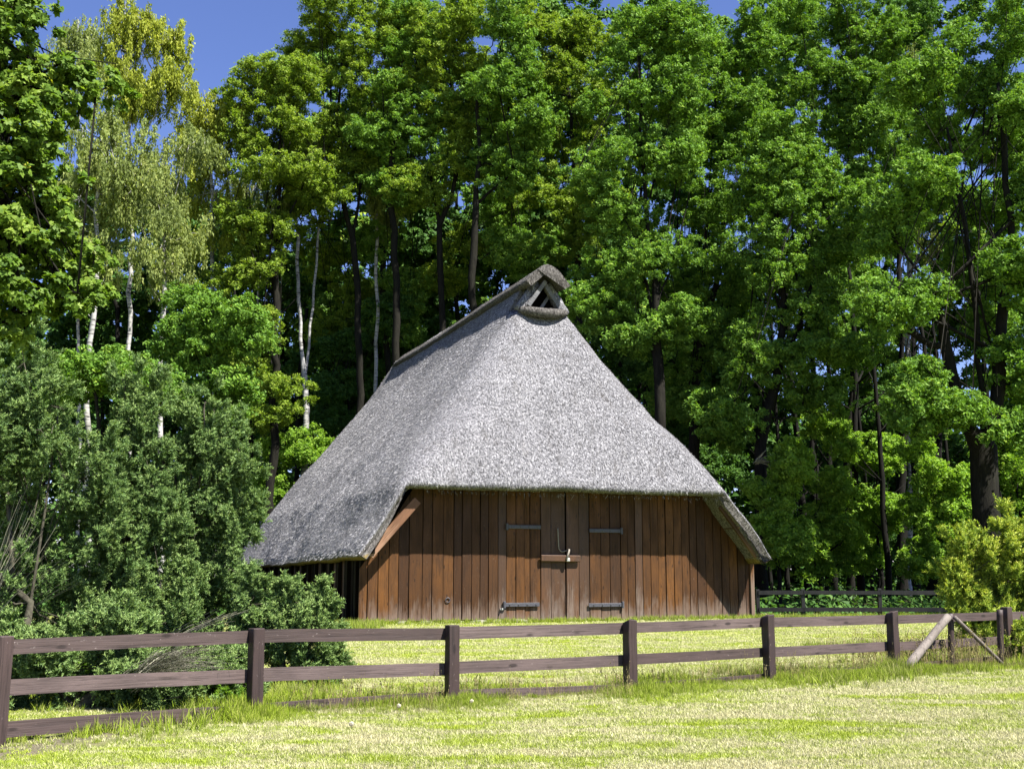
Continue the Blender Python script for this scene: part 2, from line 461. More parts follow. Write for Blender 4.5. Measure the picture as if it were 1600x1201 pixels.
def make_ground():
    xs = np.concatenate([np.linspace(-400, -40, 8)[:-1], np.linspace(-40, 40, 161), np.linspace(40, 400, 8)[1:]])
    ys = np.concatenate([np.linspace(-60, 4, 5)[:-1], np.linspace(4, 60, 141), np.linspace(60, 500, 10)[1:]])
    V, FA = [], []
    for y in ys:
        for x in xs:
            V.append((x, y, gz(x, y) if abs(x) < 41 and 3 < y < 61 else 0.0))
    n = len(xs)
    for j in range(len(ys) - 1):
        for i in range(n - 1):
            a = j * n + i
            FA.append((a, a + 1, a + n + 1, a + n))
    me = np_mesh('meadow_ground', V, FA, M['ground'], smooth=True)
    tag(link('meadow_ground', me), 'mown meadow running back to the barn and under the wood', kind='structure')
make_ground()

# ------------------------------------------------------------------ barn
TH = math.radians(21)
U = Vector((math.cos(TH), math.sin(TH), 0)); Vv = Vector((-math.sin(TH), math.cos(TH), 0))
BL = Vector((-4.38, 33.82, 0)); BW = 13.1
BM = BL + U * BW / 2
BAXES = Matrix(((U.x, Vv.x, 0), (U.y, Vv.y, 0), (0, 0, 1)))
def wall_u(px, py=900, v=0.0):
    r = ray(px, py); P0 = BM + Vv * v - Vector((0, 0, CAMH))
    t = P0.dot(Vv) / r.dot(Vv)
    P = Vector((0, 0, CAMH)) + r * t - BM
    return P.dot(U), P.z

barn = empty('thatched_barn', BM, TH)
tag(barn, 'large dark wooden barn with steep grey thatched roof and double door', 'barn')

Z_RIDGE, Z_VENT, Z_EAVE, Z_LOW = 11.55, 10.15, 4.06, 1.92
PROF = [(11.55, 0.12), (11.3, 0.40), (10.15, 1.02), (9.4, 1.50), (7.5, 2.92), (5.5, 4.42), (3.95, 5.42), (3.0, 6.05), (1.92, 6.80)]
VF = [(11.55, 2.2), (10.15, 2.0), (8.0, 0.85), (6.0, -0.20), (3.95, -1.25), (1.92, -1.15)]
VB = [(11.55, 19.3), (3.95, 22.2), (1.92, 25.3)]
def interp(tab, z):
    t = sorted(tab)
    return float(np.interp(z, [a for a, _ in t], [b for _, b in t]))
def roof_ring(z):
    """points around the roof at height z; returns list of (u,v,section)"""
    w = interp(PROF, z); vf = interp(VF, z); vb = interp(VB, z)
    rc = min(interp([(11.5, 0.2), (10.0, 0.45), (8.5, 1.0), (6.5, 1.3), (4.8, 0.75), (4.1, 0.28), (3.9, 0.22)], z), w * 0.55)
    if z < Z_EAVE: rc = 0.25 * max(0.12, (z - 1.4) / (Z_EAVE - 1.4))
    wl = w + interp([(11.5, 0), (8, .1), (6, .2), (3.95, .36), (1.92, .12)], z); wr = w + interp([(11.5, 0), (6, 0), (5, -.06), (3.95, -.27), (1.92, -.08)], z)
    pts = []
    NS, NC, NF = 46, 5, 30
    for i in range(NS): pts.append((-wl, vb + (vf + rc - vb) * i / (NS - 1), 'L'))
    for i in range(1, NC + 1):
        a = PI + (PI / 2) * i / (NC + 1)
        pts.append((-wl + rc + rc * math.cos(a), vf + rc + rc * math.sin(a), 'CL'))
    for i in range(NF): pts.append((-wl + rc + (wl + wr - 2 * rc) * i / (NF - 1), vf, 'F'))
    for i in range(1, NC + 1):
        a = -PI / 2 + (PI / 2) * i / (NC + 1)
        pts.append((wr - rc + rc * math.cos(a), vf + rc + rc * math.sin(a), 'CR'))
    for i in range(NS): pts.append((wr, vf + rc + (vb - vf - rc) * i / (NS - 1), 'R'))
    for i in range(1, 14): pts.append((wr - (wl + wr) * i / 14, vb, 'B'))
    return pts

def make_roof():
    zs = list(np.linspace(Z_RIDGE, Z_VENT, 7)) + list(np.linspace(Z_VENT, Z_EAVE, 30))[1:] + [Z_EAVE - 0.09, Z_EAVE - 0.17] + list(np.linspace(Z_EAVE - 0.17, Z_LOW, 10))[1:]
    rings = [roof_ring(z) for z in zs]
    n = len(rings[0])
    V, FA = [], []
    for z, r in zip(zs, rings):
        for (u, v, s) in r:
            nz = mnoise.noise(Vector((u * 0.5, v * 0.5, z * 0.5))) * 0.10 + mnoise.noise(Vector((u * 1.6, v * 1.6, z * 1.6 + 9))) * 0.04
            zz = z
            if s in ('L',) and z < 4: zz = z + (0.22 * (1 - min(1, max(0, v / 12))) - 0.14) * (4 - z) / 2.1
            if s == 'CL' and z < 4: zz = z + 0.10 * (4 - z) / 2.1
            k = 1 + nz / 6
            if s == 'F' and z < Z_EAVE - 0.01: v += 0.05 if z > Z_EAVE - 0.12 else 0.24
            V.append((u * k, v - nz * 0.6, zz + nz * 0.3))
    for j in range(len(zs) - 1):
        for i in range(n):
            i2 = (i + 1) % n
            s1, s2 = rings[j][i][2], rings[j][i2][2]
            front = s1 in ('F',) or (s1 == 'CL' and s2 == 'F')
            if front and (zs[j] <= Z_EAVE - 0.12 or zs[j + 1] >= Z_VENT - 1e-6): continue
            if zs[j + 1] >= Z_VENT - 1e-6 and (s1 in ('CL', 'CR') or s2 in ('CL', 'CR')): continue
            FA.append((j * n + i, (j + 1) * n + i, (j + 1) * n + i2, j * n + i2))
    # close the top
    me = bpy.data.meshes.new('thatched_roof')
    me.from_pydata(V, [], FA)
    bm = bmesh.new(); bm.from_mesh(me)
    bmesh.ops.delete(bm, geom=[v for v in bm.verts if not v.link_faces], context='VERTS')
    bmesh.ops.recalc_face_normals(bm, faces=bm.faces[:])
    # outward check
    s = sum(f.normal.z * f.calc_area() for f in bm.faces)
    if s < 0: bmesh.ops.reverse_faces(bm, faces=bm.faces[:])
    bm.to_mesh(me); bm.free()
    me.materials.append(M['thatch']); me.materials.append(M['thatch_cut'])
    for p in me.polygons: p.use_smooth = True
    o = link('thatched_roof', me, barn)
    md = o.modifiers.new('thickness', 'SOLIDIFY')
    md.thickness = 0.28; md.offset = -1; md.use_rim = True
    md.material_offset = 1; md.material_offset_rim = 1
    return o, me
roof, roof_me = make_roof()

def make_reeds(me, n, seed):
    r = np.random.default_rng(seed)
    nv = len(me.vertices)
    co = np.empty(nv * 3); me.vertices.foreach_get('co', co); co = co.reshape(-1, 3)
    quads = np.array([p.vertices[:] for p in me.polygons if len(p.vertices) == 4])
    a, b, c, d = (co[quads[:, i]] for i in range(4))
    nrm = np.cross(c - a, d - b); ar = np.linalg.norm(nrm, axis=1) / 2
    nrm /= (2 * ar[:, None] + 1e-9)
    cen = (a + b + c + d) / 4
    keep = (cen[:, 1] < 21.5) & (cen[:, 0] < 99)
    wgt = ar * keep * np.where(cen[:, 0] > 0.8 * 1.0 * 6, 1.0, 1.0)
    idx = r.choice(len(quads), n, p=wgt / wgt.sum())
    s, t = r.random(n)[:, None], r.random(n)[:, None]
    P = (a[idx] * (1 - s) + b[idx] * s) * (1 - t) + (d[idx] * (1 - s) + c[idx] * s) * t
    N = nrm[idx]
    N *= np.where((N[:, 2:3] < 0), -1, 1)
    down = np.array([0, 0, -1.0]) - N * (-N[:, 2:3])
    down /= np.linalg.norm(down, axis=1)[:, None] + 1e-9
    side = np.cross(N, down)
    D = down * 1.0 + side * r.normal(0, 0.28, (n, 1)) + N * r.uniform(0.03, 0.55, (n, 1))
    D /= np.linalg.norm(D, axis=1)[:, None]
    S = np.cross(D, N); S /= np.linalg.norm(S, axis=1)[:, None]
    aa = r.normal(0, 0.5, (n, 1)); S = S * np.cos(aa) + np.cross(D, S) * np.sin(aa)
    L = r.uniform(0.05, 0.12, (n, 1)); W = r.uniform(0.005, 0.011, (n, 1))
    P = P - N * 0.01
    V = np.stack([P - S * W, P + S * W, P + D * L + N * 0.0], axis=1).reshape(-1, 3)
    FA = np.arange(3 * n).reshape(-1, 3)
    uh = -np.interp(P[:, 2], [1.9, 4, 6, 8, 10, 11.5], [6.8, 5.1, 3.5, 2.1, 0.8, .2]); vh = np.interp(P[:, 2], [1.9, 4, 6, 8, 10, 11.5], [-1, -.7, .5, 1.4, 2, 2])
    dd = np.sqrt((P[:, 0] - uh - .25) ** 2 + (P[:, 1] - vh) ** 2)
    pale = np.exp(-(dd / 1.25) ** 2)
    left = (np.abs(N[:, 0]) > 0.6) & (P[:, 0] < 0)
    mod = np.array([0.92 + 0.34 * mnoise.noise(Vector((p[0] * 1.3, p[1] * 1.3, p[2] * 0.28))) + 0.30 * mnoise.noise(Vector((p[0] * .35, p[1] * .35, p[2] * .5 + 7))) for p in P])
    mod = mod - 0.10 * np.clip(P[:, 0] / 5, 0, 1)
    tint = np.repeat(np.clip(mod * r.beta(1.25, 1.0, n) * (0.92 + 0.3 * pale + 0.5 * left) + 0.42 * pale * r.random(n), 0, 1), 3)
    return V, FA, tint
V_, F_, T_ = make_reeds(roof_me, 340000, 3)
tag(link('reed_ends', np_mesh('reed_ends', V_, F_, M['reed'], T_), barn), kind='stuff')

# ridge cap
def make_ridge():
    prof = []
    for i in range(13):       # outer arc from left to right
        a = i / 12
        u = (a - 0.5) * 2
        z = 0.36 - 0.60 * abs(u) ** 1.5
        prof.append((u * 0.74, z))
    inner = [(0.56, -0.36), (0.0, 0.12), (-0.56, -0.36)]
    loop = prof + inner
    n = len(loop)
    vs = list(np.linspace(1.55, 19.5, 56))
    V, FA = [], []
    for k, v in enumerate(vs):
        e = max(0.0, 1 - (v - vs[0]) / 1.6)
        be = max(0.0, (v - 18.3) / 1.2)
        for (u, z) in loop:
            nz = mnoise.noise(Vector((u * 2, v * 0.8, z * 2))) * 0.05
            kk = 1 + 0.10 * e - 0.35 * be
            zz = 11.25 + z * (1 + 0.12 * e - 0.5 * be) - 0.10 * be + 0.06 * math.sin(v * 0.35) + nz
            V.append((u * kk + nz, v + (0.22 * abs(u) * (-1 if k == 0 else 0)), zz + 0.02 * v / 19))
    for k in range(len(vs) - 1):
        for i in range(n):
            i2 = (i + 1) % n
            FA.append((k * n + i, k * n + i2, (k + 1) * n + i2, (k + 1) * n + i))
    # end caps as triangle fans
    for k, rev in ((0, True), (len(vs) - 1, False)):
        m_ = len(prof)
        L = [k * n + i for i in range(n)]
        q = []
        half = m_ // 2
        for i in range(half):
            j = L[m_ + 2] if i < half - 2 else L[m_ + 1]
            q.append((L[i], L[i + 1], j, j))
        q = []
        c = len(V)
        V.append(tuple(np.mean([V[L[0]], V[L[m_ // 2]], V[L[m_ + 2]], V[L[m_ + 1]]], axis=0)))
    me = bpy.data.meshes.new('ridge_cap')
    me.from_pydata(V[:n * len(vs)], [], FA)
    bm = bmesh.new(); bm.from_mesh(me); bm.verts.ensure_lookup_table()
    for k in (0, len(vs) - 1):
        ring = [bm.verts[k * n + i] for i in range(n)]
        bm.faces.new(ring)
    bmesh.ops.triangulate(bm, faces=[f for f in bm.faces if len(f.verts) > 4])
    bmesh.ops.recalc_face_normals(bm, faces=bm.faces[:])
    bm.to_mesh(me); bm.free()
    for p in me.polygons: p.use_smooth = len(p.vertices) == 4
    me.materials.append(M['thatch_ridge'])
    link('ridge_cap', me, barn)
    return me
ridge_me = make_ridge()
V_, F_, T_ = make_reeds(ridge_me, 9000, 5)
tag(link('ridge_reed_ends', np_mesh('ridge_reed_ends', V_, F_, M['reed'], T_ * 0.6), barn), kind='stuff')

# triangular vent under the ridge
def vent():
    e = bpy.data.objects.new('gable_vent', None); COL.objects.link(e); e.parent = barn
    e.location = (0, 0, 0)
    v0 = 1.78
    A = Vector((0, v0, 11.12)); BLv = Vector((-0.56, v0, 10.32)); BRv = Vector((0.56, v0, 10.32))
    for P, Q in ((BLv, A), (BRv, A)):
        d = (Q - P); L = d.length; ang = math.atan2(d.z, d.x)
        m = MB(); m.box((0, 0, 0), (L + 0.12, 0.06, 0.14))
        o = m.build('board', M['vent_wood'], e, bevel=0.012)
        o.location = (P + Q) / 2 + Vector((0, -0.02 if P is BLv else 0.055, 0))
        o.rotation_euler = (0, -ang, 0)
    m = MB()
    b = len(m.v)
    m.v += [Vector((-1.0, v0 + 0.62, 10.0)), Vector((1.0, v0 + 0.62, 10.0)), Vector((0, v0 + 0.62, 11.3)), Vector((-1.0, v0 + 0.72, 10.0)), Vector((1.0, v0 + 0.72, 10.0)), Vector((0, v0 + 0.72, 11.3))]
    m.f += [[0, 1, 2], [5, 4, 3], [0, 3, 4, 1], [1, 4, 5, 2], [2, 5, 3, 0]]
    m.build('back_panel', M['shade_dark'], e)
    m = MB(); m.box((0.12, v0 + 0.3, 10.5), (0.10, 0.08, 0.75), M=Matrix.Rotation(0.6, 3, 'Y'))
    m.build('strut', M['vent_wood'], e)
    # cheeks of thatch either side of the opening
    for s in (-1, 1):
        m = MB()
        pts = []
        for i in range(8):
            t_ = i / 7
            pts.append(Vector((s * (0.84 - 0.66 * t_), v0 + 0.26, 10.12 + 1.0 * t_)))
        m.tube(pts, [0.20 - 0.04 * i / 7 for i in range(8)], 10, jit=0.06)
        link('thatch_cheek', m.mesh('thatch_cheek', M['thatch'], smooth=True), e)
    # bolster
    m = MB(); pts = []; rad = []
    for i in range(25):
        t_ = i / 24; u = (t_ - 0.5) * 2
        pts.append(Vector((u * 0.84, 1.66 + 0.30 * u * u, 10.04 + 0.13 * u * u)))
        rad.append(0.17 * (1 - 0.35 * abs(u) ** 4))
    m.tube(pts, rad, 12, jit=0.05)
    me = m.mesh('bolster', M['thatch_ridge'], smooth=True)
    link('bolster', me, e)
vent()

# --- front wall boards
LEFT_J = [560.7, 573.8, 590, 606.8, 622, 638.3, 659.3, 674.3, 691.9, 708.3, 721.1, 736.2, 749.3, 762.3, 777.4, 790.4]
DOOR_L = [790.4, 805.5, 819.5, 828, 844.5, 860.6, 883.1]
DOOR_R = [884.4, 904.3, 920.8, 938.3, 952.9, 969.6]
RIGHT_J = [969.6, 980.4, 992.3, 1004, 1016.4, 1028.8, 1040, 1052.4, 1064.8, 1077, 1088.4, 1101.9, 1114.3, 1127.1, 1139, 1152, 1163.8, 1175]
def inner_z(u):
    """underside of the thatch above the wall plane"""
    t = sorted(PROF, key=lambda a: a[1])
    z = float(np.interp(abs(u), [a for _, a in t], [b for b, _ in t]))
    return z - 0.62
def board(u0, u1, parent, mat, z0, dv=0.0, th=0.035, gap=0.024, ztop=4.9):
    w = u1 - u0 - gap
    uc = (u0 + u1) / 2
    m = MB()
    jt = random.uniform(-0.004, 0.004)
    tl = min(ztop, inner_z(u0 + gap / 2)); trr = min(ztop, inner_z(u1 - gap / 2))
    hw = w / 2
    rows = 5
    for k in range(rows):
        f = k / (rows - 1)
        warp = math.sin(f * 3 + u0 * 7) * 0.004
        for du, ht in ((-hw, tl), (hw, trr)):
            for vv in (-th, 0):
                m.v.append(Vector((du + warp + random.uniform(-.002, .002), vv, z0 + (ht - z0) * f)))
    for k in range(rows - 1):
        a = k * 4
        m.f += [[a, a + 2, a + 6, a + 4], [a + 3, a + 1, a + 5, a + 7], [a + 1, a, a + 4, a + 5], [a + 2, a + 3, a + 7, a + 6]]
    m.f += [[0, 1, 3, 2]]
    e = (rows - 1) * 4
    m.f += [[e, e + 2, e + 3, e + 1]]
    o = m.build('plank', mat, parent)
    o.location = (uc, dv + random.uniform(-0.022, 0.016), 0)
    o.rotation_euler = (0, jt * 0.3, 0)
    return o
for J in (LEFT_J, RIGHT_J):
    us = [wall_u(x)[0] for x in J]
    for i in range(len(us) - 1):
        g = random.random()
        board(us[i], us[i + 1], barn, M['wall_plank'] if g > 0.12 else M['wall_plank_grey'], 0.10 if J is LEFT_J else 0.04)

def wall_local(px, py, v=-0.05):
    u, z = wall_u(px, py, v)
    return u, z
def make_door(J, grey_from, label_side):
    e = bpy.data.objects.new('door_leaf', None); COL.objects.link(e); e.parent = barn
    e['label'] = label_side
    us = [wall_u(x)[0] for x in J]
    for i in range(len(us) - 1):
        grey = i in grey_from
        board(us[i], us[i + 1], e, M['wall_plank_grey'] if grey else M['wall_plank'], 0.05, dv=0.012)
    return e
door_l = make_door(DOOR_L, (4, 5), 'left leaf of the barn door, greyer towards the middle')
door_r = make_door(DOOR_R, (0, 1), 'right leaf of the barn door, greyer towards the middle')
for parent, x0, x1, py in ((door_l, 792, 845, 822.5), (door_l, 788, 843, 944.5), (door_r, 921, 971, 828.5), (door_r, 920, 973, 945)):
    u0, z0 = wall_local(x0, py, -0.09); u1, _ = wall_local(x1, py, -0.09)
    m = MB()
    m.box(((u0 + u1) / 2, -0.085, z0), (u1 - u0, 0.035, 0.115))
    kn = u0 if parent is door_l else u1
    m.tube([(kn, -0.10, z0 - 0.10), (kn, -0.10, z0 + 0.10)], 0.045, 8)
    for q in (0.15, 0.4, 0.65, 0.9):
        m.tube([(u0 + (u1 - u0) * q, -0.10, z0), (u0 + (u1 - u0) * q, -0.125, z0)], 0.022, 6)
    m.build('hinge', M['iron'], parent, bevel=0.006)
# latch bar, hook, rope, lock
u0, z0 = wall_local(845, 871, -0.12); u1, z1 = wall_local(907, 873, -0.12)
m = MB(); m.box(((u0 + u1) / 2, -0.125, (z0 + z1) / 2), (u1 - u0, 0.07, 0.20), M=Matrix.Rotation(0.012, 3, 'Y'))
m.build('latch_bar', M['wall_plank_grey'], barn, bevel=0.02)
m = MB(); pts = []
for k in range(14):
    f = k / 13
    px = 871.5 + 2.5 * f + (13.5 if f > 0.62 else 0) * ((f - 0.62) / 0.38 if f > 0.62 else 0)
    py = 825 + (862 - 825) * min(1, f / 0.72) - (0 if f < 0.75 else (f - 0.75) / 0.25 * 3)
    uu, zz = wall_local(px, py, -0.08)
    pts.append((uu, -0.08, zz))
m.tube(pts, 0.016, 6); m.build('rope', M['rope'], barn, smooth=True)
ua, za = wall_local(889.5, 858, -0.17); ub, zb = wall_local(885, 874, -0.17)
m = MB(); m.tube([(ua, -0.15, za), (ua - 0.03, -0.2, za - 0.1), (ub, -0.19, zb)], [0.035, 0.03, 0.035], 8)
m.build('hasp', M['rope'], barn, smooth=True)
uc, zc = wall_local(888, 874, -0.2)
m = MB(); m.box((uc, -0.20, zc), (0.11, 0.05, 0.12)); m.build('padlock', M['steel'], barn, bevel=0.02)
# a ring and a knot hole plate on the left boards
uc, zc = wall_local(699.5, 937, -0.05)
m = MB(); m.tube([(uc + 0.07 * math.cos(a), -0.06, zc + 0.07 * math.sin(a)) for a in np.linspace(0, 6.28, 12)], 0.014, 5)
m.build('iron_ring', M['iron'], barn)
uc, zc = wall_local(784, 951, -0.05)
m = MB(); m.box((uc, -0.07, zc), (0.12, 0.06, 0.05)); m.box((uc - 0.02, -0.12, zc + 0.02), (0.03, 0.10, 0.03)); m.build('door_stop', M['steel'], barn)

# backing behind the boards, so that the joints are dark
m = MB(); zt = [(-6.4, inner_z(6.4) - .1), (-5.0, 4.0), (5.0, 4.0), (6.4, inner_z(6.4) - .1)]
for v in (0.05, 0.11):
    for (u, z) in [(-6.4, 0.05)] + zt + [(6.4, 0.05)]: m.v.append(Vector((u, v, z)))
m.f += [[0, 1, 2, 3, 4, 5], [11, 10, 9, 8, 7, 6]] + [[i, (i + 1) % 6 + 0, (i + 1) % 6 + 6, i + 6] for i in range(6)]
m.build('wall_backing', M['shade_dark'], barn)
# gable rafters along the verge, left painted lighter as if sunlit, right dark
def beam(name, P, Q, w, h, mat, bev=0.008):
    P, Q = Vector(P), Vector(Q); d = Q - P
    m = MB(); m.box((0, 0, 0), (w, h, d.length))
    o = m.build(name, mat, barn, bevel=bev)
    o.location = (P + Q) / 2
    o.rotation_euler = d.to_track_quat('Z', 'Y').to_euler()
    return o
beam('verge_rafter', (-6.50, -0.75, 1.98), (-5.10, -0.75, 3.56), 0.10, 0.26, M['barge_wood_lit'])
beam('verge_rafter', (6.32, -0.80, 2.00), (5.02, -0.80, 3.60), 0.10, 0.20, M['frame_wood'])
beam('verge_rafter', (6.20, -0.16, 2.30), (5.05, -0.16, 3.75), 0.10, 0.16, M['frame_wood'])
beam('purlin_end', (5.65, -0.95, 2.95), (5.65, 0.3, 2.95), 0.16, 0.16, M['frame_wood'])
beam('purlin_end', (6.40, -0.85, 2.12), (6.40, 0.4, 2.12), 0.20, 0.20, M['side_plank'])
beam('purlin_end', (-6.45, -0.85, 2.12), (-6.45, 0.4, 2.12), 0.20, 0.20, M['side_plank'])
beam('corner_post', (6.58, -0.02, 0.04), (6.58, -0.02, 2.3), 0.14, 0.16, M['wall_plank'])
beam('corner_post', (-6.50, 0.10, 0.04), (-6.50, 0.10, 2.3), 0.12, 0.16, M['side_plank'])
# side walls
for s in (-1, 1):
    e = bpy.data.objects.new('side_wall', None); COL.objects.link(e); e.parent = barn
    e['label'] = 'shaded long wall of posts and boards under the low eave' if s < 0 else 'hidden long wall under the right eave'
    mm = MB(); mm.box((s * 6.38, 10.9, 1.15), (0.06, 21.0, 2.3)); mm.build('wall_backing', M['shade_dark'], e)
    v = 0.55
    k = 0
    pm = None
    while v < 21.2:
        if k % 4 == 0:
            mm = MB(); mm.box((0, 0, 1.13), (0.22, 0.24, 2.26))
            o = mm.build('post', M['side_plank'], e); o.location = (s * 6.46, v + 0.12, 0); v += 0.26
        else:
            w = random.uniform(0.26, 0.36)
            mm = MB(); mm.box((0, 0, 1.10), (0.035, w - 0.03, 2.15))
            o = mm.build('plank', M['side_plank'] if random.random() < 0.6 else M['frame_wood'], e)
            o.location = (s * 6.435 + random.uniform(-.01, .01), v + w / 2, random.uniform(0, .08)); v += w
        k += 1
m = MB(); m.box((0, 21.9, 1.0), (12.4, 0.06, 2.0)); m.build('rear_wall', M['side_plank'], barn)
# foundation stones under the left half of the front
random.seed(21)
u = -6.3
while u < -1.4:
    w = random.uniform(0.45, 0.95)
    m = MB(); 
    bm = bmesh.new(); bmesh.ops.create_icosphere(bm, subdivisions=2, radius=0.5)
    for vtx in bm.verts:
        vtx.co += vtx.co.normalized() * 0.10 * mnoise.noise(vtx.co * 2.3 + Vector((u, 0, 0)))
        vtx.co = Vector((vtx.co.x * w, vtx.co.y * 0.36, vtx.co.z * 0.20))
    me = bpy.data.meshes.new('foundation_stone'); bm.to_mesh(me); bm.free()
    me.materials.append(M['stone'])
    o = link('foundation_stone', me, barn); o.location = (u + w / 2, -0.10, 0.0)
    u += w + random.uniform(0.0, 0.12)
# loose straw hanging from the eaves
def straw_fringe():
    r = np.random.default_rng(8); n = 260
    u = r.uniform(-5.0, 5.0, n); P = np.stack([u, r.uniform(-1.0, -0.8, n), np.full(n, 3.80) + r.uniform(-.03, .06, n)], 1)
    D = np.stack([r.normal(0, .35, n), r.normal(-.1, .3, n), -np.ones(n)], 1); D /= np.linalg.norm(D, axis=1)[:, None]
    L = r.uniform(.03, .09, (n, 1)); L[:12] *= 3.2
    S = np.cross(D, [0, 1, 0]); W = 0.008
    V = np.stack([P - S * W, P + S * W, P + D * L], 1).reshape(-1, 3)
    tag(link('eave_straw', np_mesh('eave_straw', V, np.arange(3 * n).reshape(-1, 3), M['reed'], np.repeat(r.random(n) * .8, 3)), barn), kind='stuff')
straw_fringe()

# ------------------------------------------------------------------ fences
def fence(name, label, pts, hpost, rails, wp, mat, mat_post, thick=0.04, hrail=0.14, back=0.095, leans=None, rough_top=(), seed=1):
    random.seed(seed)
    root = empty(name, pts[0])
    tag(root, label, 'fence')
    base = pts[0]
    n = len(pts)
    for i, p in enumerate(pts):
        q = pts[min(i + 1, n - 1)] - pts[max(i - 1, 0)]
        ang = math.atan2(q.y, q.x)
        m = MB()
        h = hpost[i] if hasattr(hpost, '__len__') else hpost
        rows = 6
        hw = wp / 2
        for k in range(rows):
            z = -0.15 + (h + 0.15) * k / (rows - 1)
            for x, y in ((-hw, -hw), (hw, -hw), (hw, hw), (-hw, hw)):
                zz = z
                if k == rows - 1 and i in rough_top: zz += random.uniform(-0.02, 0.035) + (0.02 if x > 0 else 0)
                m.v.append(Vector((x + random.uniform(-.003, .003), y + random.uniform(-.003, .003), zz)))
        for k in range(rows - 1):
            for j in range(4):
                a = k * 4 + j; b = k * 4 + (j + 1) % 4
                m.f.append([a, b, b + 4, a + 4])
        e = (rows - 1) * 4
        m.f.append([e, e + 1, e + 2, e + 3]); m.f.append([3, 2, 1, 0])
        o = m.build('post', mat_post, root, bevel=0.006)
        o.location = p - base
        lx = leans[i] if leans else random.uniform(-.008, .008)
        o.rotation_euler = (random.uniform(-.01, .01), lx, ang)
    for i in range(n - 1):
        a, b = pts[i], pts[i + 1]
        d = b - a; L = d.length; ang = math.atan2(d.y, d.x)
        nrm = Vector((-math.sin(ang), math.cos(ang), 0))
        for (zc, bz) in rails:
            m = MB(); rows = 9
            hh = hrail / 2 * random.uniform(0.95, 1.05)
            for k in range(rows):
                f = k / (rows - 1)
                s = 0.006 * math.sin(f * 3.1 + i) + random.uniform(-.0025, .0025)
                x = (f - 0.5) * (L - 0.012)
                for y, z in ((-thick / 2, -hh), (thick / 2, -hh), (thick / 2, hh), (-thick / 2, hh)):
                    m.v.append(Vector((x, y, z + s)))
            for k in range(rows - 1):
                for j in range(4):
                    p0 = k * 4 + j; p1 = k * 4 + (j + 1) % 4
                    m.f.append([p0, p0 + 4, p1 + 4, p1])
            m.f.append([0, 1, 2, 3]); e = (rows - 1) * 4; m.f.append([e + 3, e + 2, e + 1, e])
            o = m.build('rail', mat, root)
            z0 = (zc[i] if hasattr(zc, '__len__') else zc) + a.z; z1 = (zc[i + 1] if hasattr(zc, '__len__') else zc) + b.z
            o.location = (a + b) / 2 - base + nrm * (back + random.uniform(-.003, .003)) + Vector((0, 0, (z0 + z1) / 2 - (a.z + b.z) / 2 + (a.z + b.z) / 2 - 0))
            o.location.z = (z0 + z1) / 2 - base.z
            o.rotation_euler = (0, -math.atan2(z1 - z0, L), ang)
    return root

def gpt(px, py):
    r = ray(px, py); t = -CAMH / r.z
    return Vector((0, 0, CAMH)) + r * t
FP = [gpt(-8, 1166), gpt(397, 1118), gpt(706, 1099), gpt(985, 1083), gpt(1203, 1063), gpt(1398, 1048), gpt(1577, 1035)]
d_ = (FP[6] - FP[5]); FP.append(FP[6] + d_)
# heights read off the photo: each rail and post top at each post
def hz(px, py, P):
    return at(px, py, P.y).z
def rail_z(rows): return [hz(x, y, P) for (x, y), P in zip(rows, FP)]
top_r = rail_z([(3, 1012), (397, 995), (706, 990), (985, 981), (1203, 972), (1398, 968), (1577, 962.5)]); top_r.append(top_r[-1])
mid_r = rail_z([(3, 1076), (397, 1056), (706, 1045), (985, 1031), (1203, 1019), (1398, 1010), (1577, 1001)]); mid_r.append(mid_r[-1])
low_r = rail_z([(3, 1148), (397, 1116), (706, 1093), (985, 1081), (1203, 1064), (1398, 1049), (1577, 1034)]); low_r.append(low_r[-1]); low_r = [z + 0.03 for z in low_r]
tops = [hz(x, y, P) for (x, y), P in zip([(6, 993), (397, 981), (706, 976), (985, 971), (1203, 963), (1398, 957), (1573, 948)], FP)] + [0.93]
fence('rail_fence', 'long brown three rail board fence across the foreground meadow', FP, tops,
      [(top_r, 0), (mid_r, 0), (low_r, 0)], 0.138, M['fence_rail'], M['fence_wood'], rough_top=(3, 4, 5), leans=[0.012, -0.004, 0, 0.01, -.012, .004, 0, 0])

BP = [Vector((x, 38.6 + 0.03 * (x - 8), 0)) for x in (8.1, 9.6, 12.15, 14.7, 17.3, 19.9)]
bf = fence('rail_fence', 'low dark two rail fence in shade behind the barn corner', BP, [0.92, 0.93, 0.95, 0.93, 0.92, 0.93], [(0.82, 0), (0.27, 0)], 0.12, M['fence_painted_shade'], M['fence_painted_shade'], hrail=0.13, thick=0.08, back=-0.06, seed=5)

def pole_stile():
    Y = 19.2
    root = empty('pole_brace', Vector((at(1486, 1040, 19.4).x, 19.4, 0)))
    tag(root, 'weathered round pole trestle leaning by the right end of the board fence', 'trestle')
    def pole(P, Q, r0, r1, mat):
        P, Q = P - root.location, Q - root.location
        m = MB(); k = 9
        ps = [P.lerp(Q, i / k) + Vector((random.uniform(-.004, .004), random.uniform(-.004, .004), 0)) for i in range(k + 1)]
        m.tube(ps, [r0 + (r1 - r0) * i / k for i in range(k + 1)], 12, jit=0.03)
        m.build('pole', mat, root, smooth=True)
    A = at(1417, 1043, 18.4); B = at(1481, 963, 19.25)
    pole(A, B, 0.073, 0.062, M['grey_pole'])
    pole(at(1487, 1040, 19.4) - Vector((0, 0, .1)), at(1485, 958, 19.4), 0.052, 0.050, M['fence_wood'])
    pole(at(1492, 964, 19.3), at(1566, 1036, 19.7), 0.036, 0.030, M['grey_pole'])
    pole(at(1564, 1036, 19.95), at(1562, 952, 19.95), 0.055, 0.052, M['fence_wood'])
random.seed(4)
pole_stile()

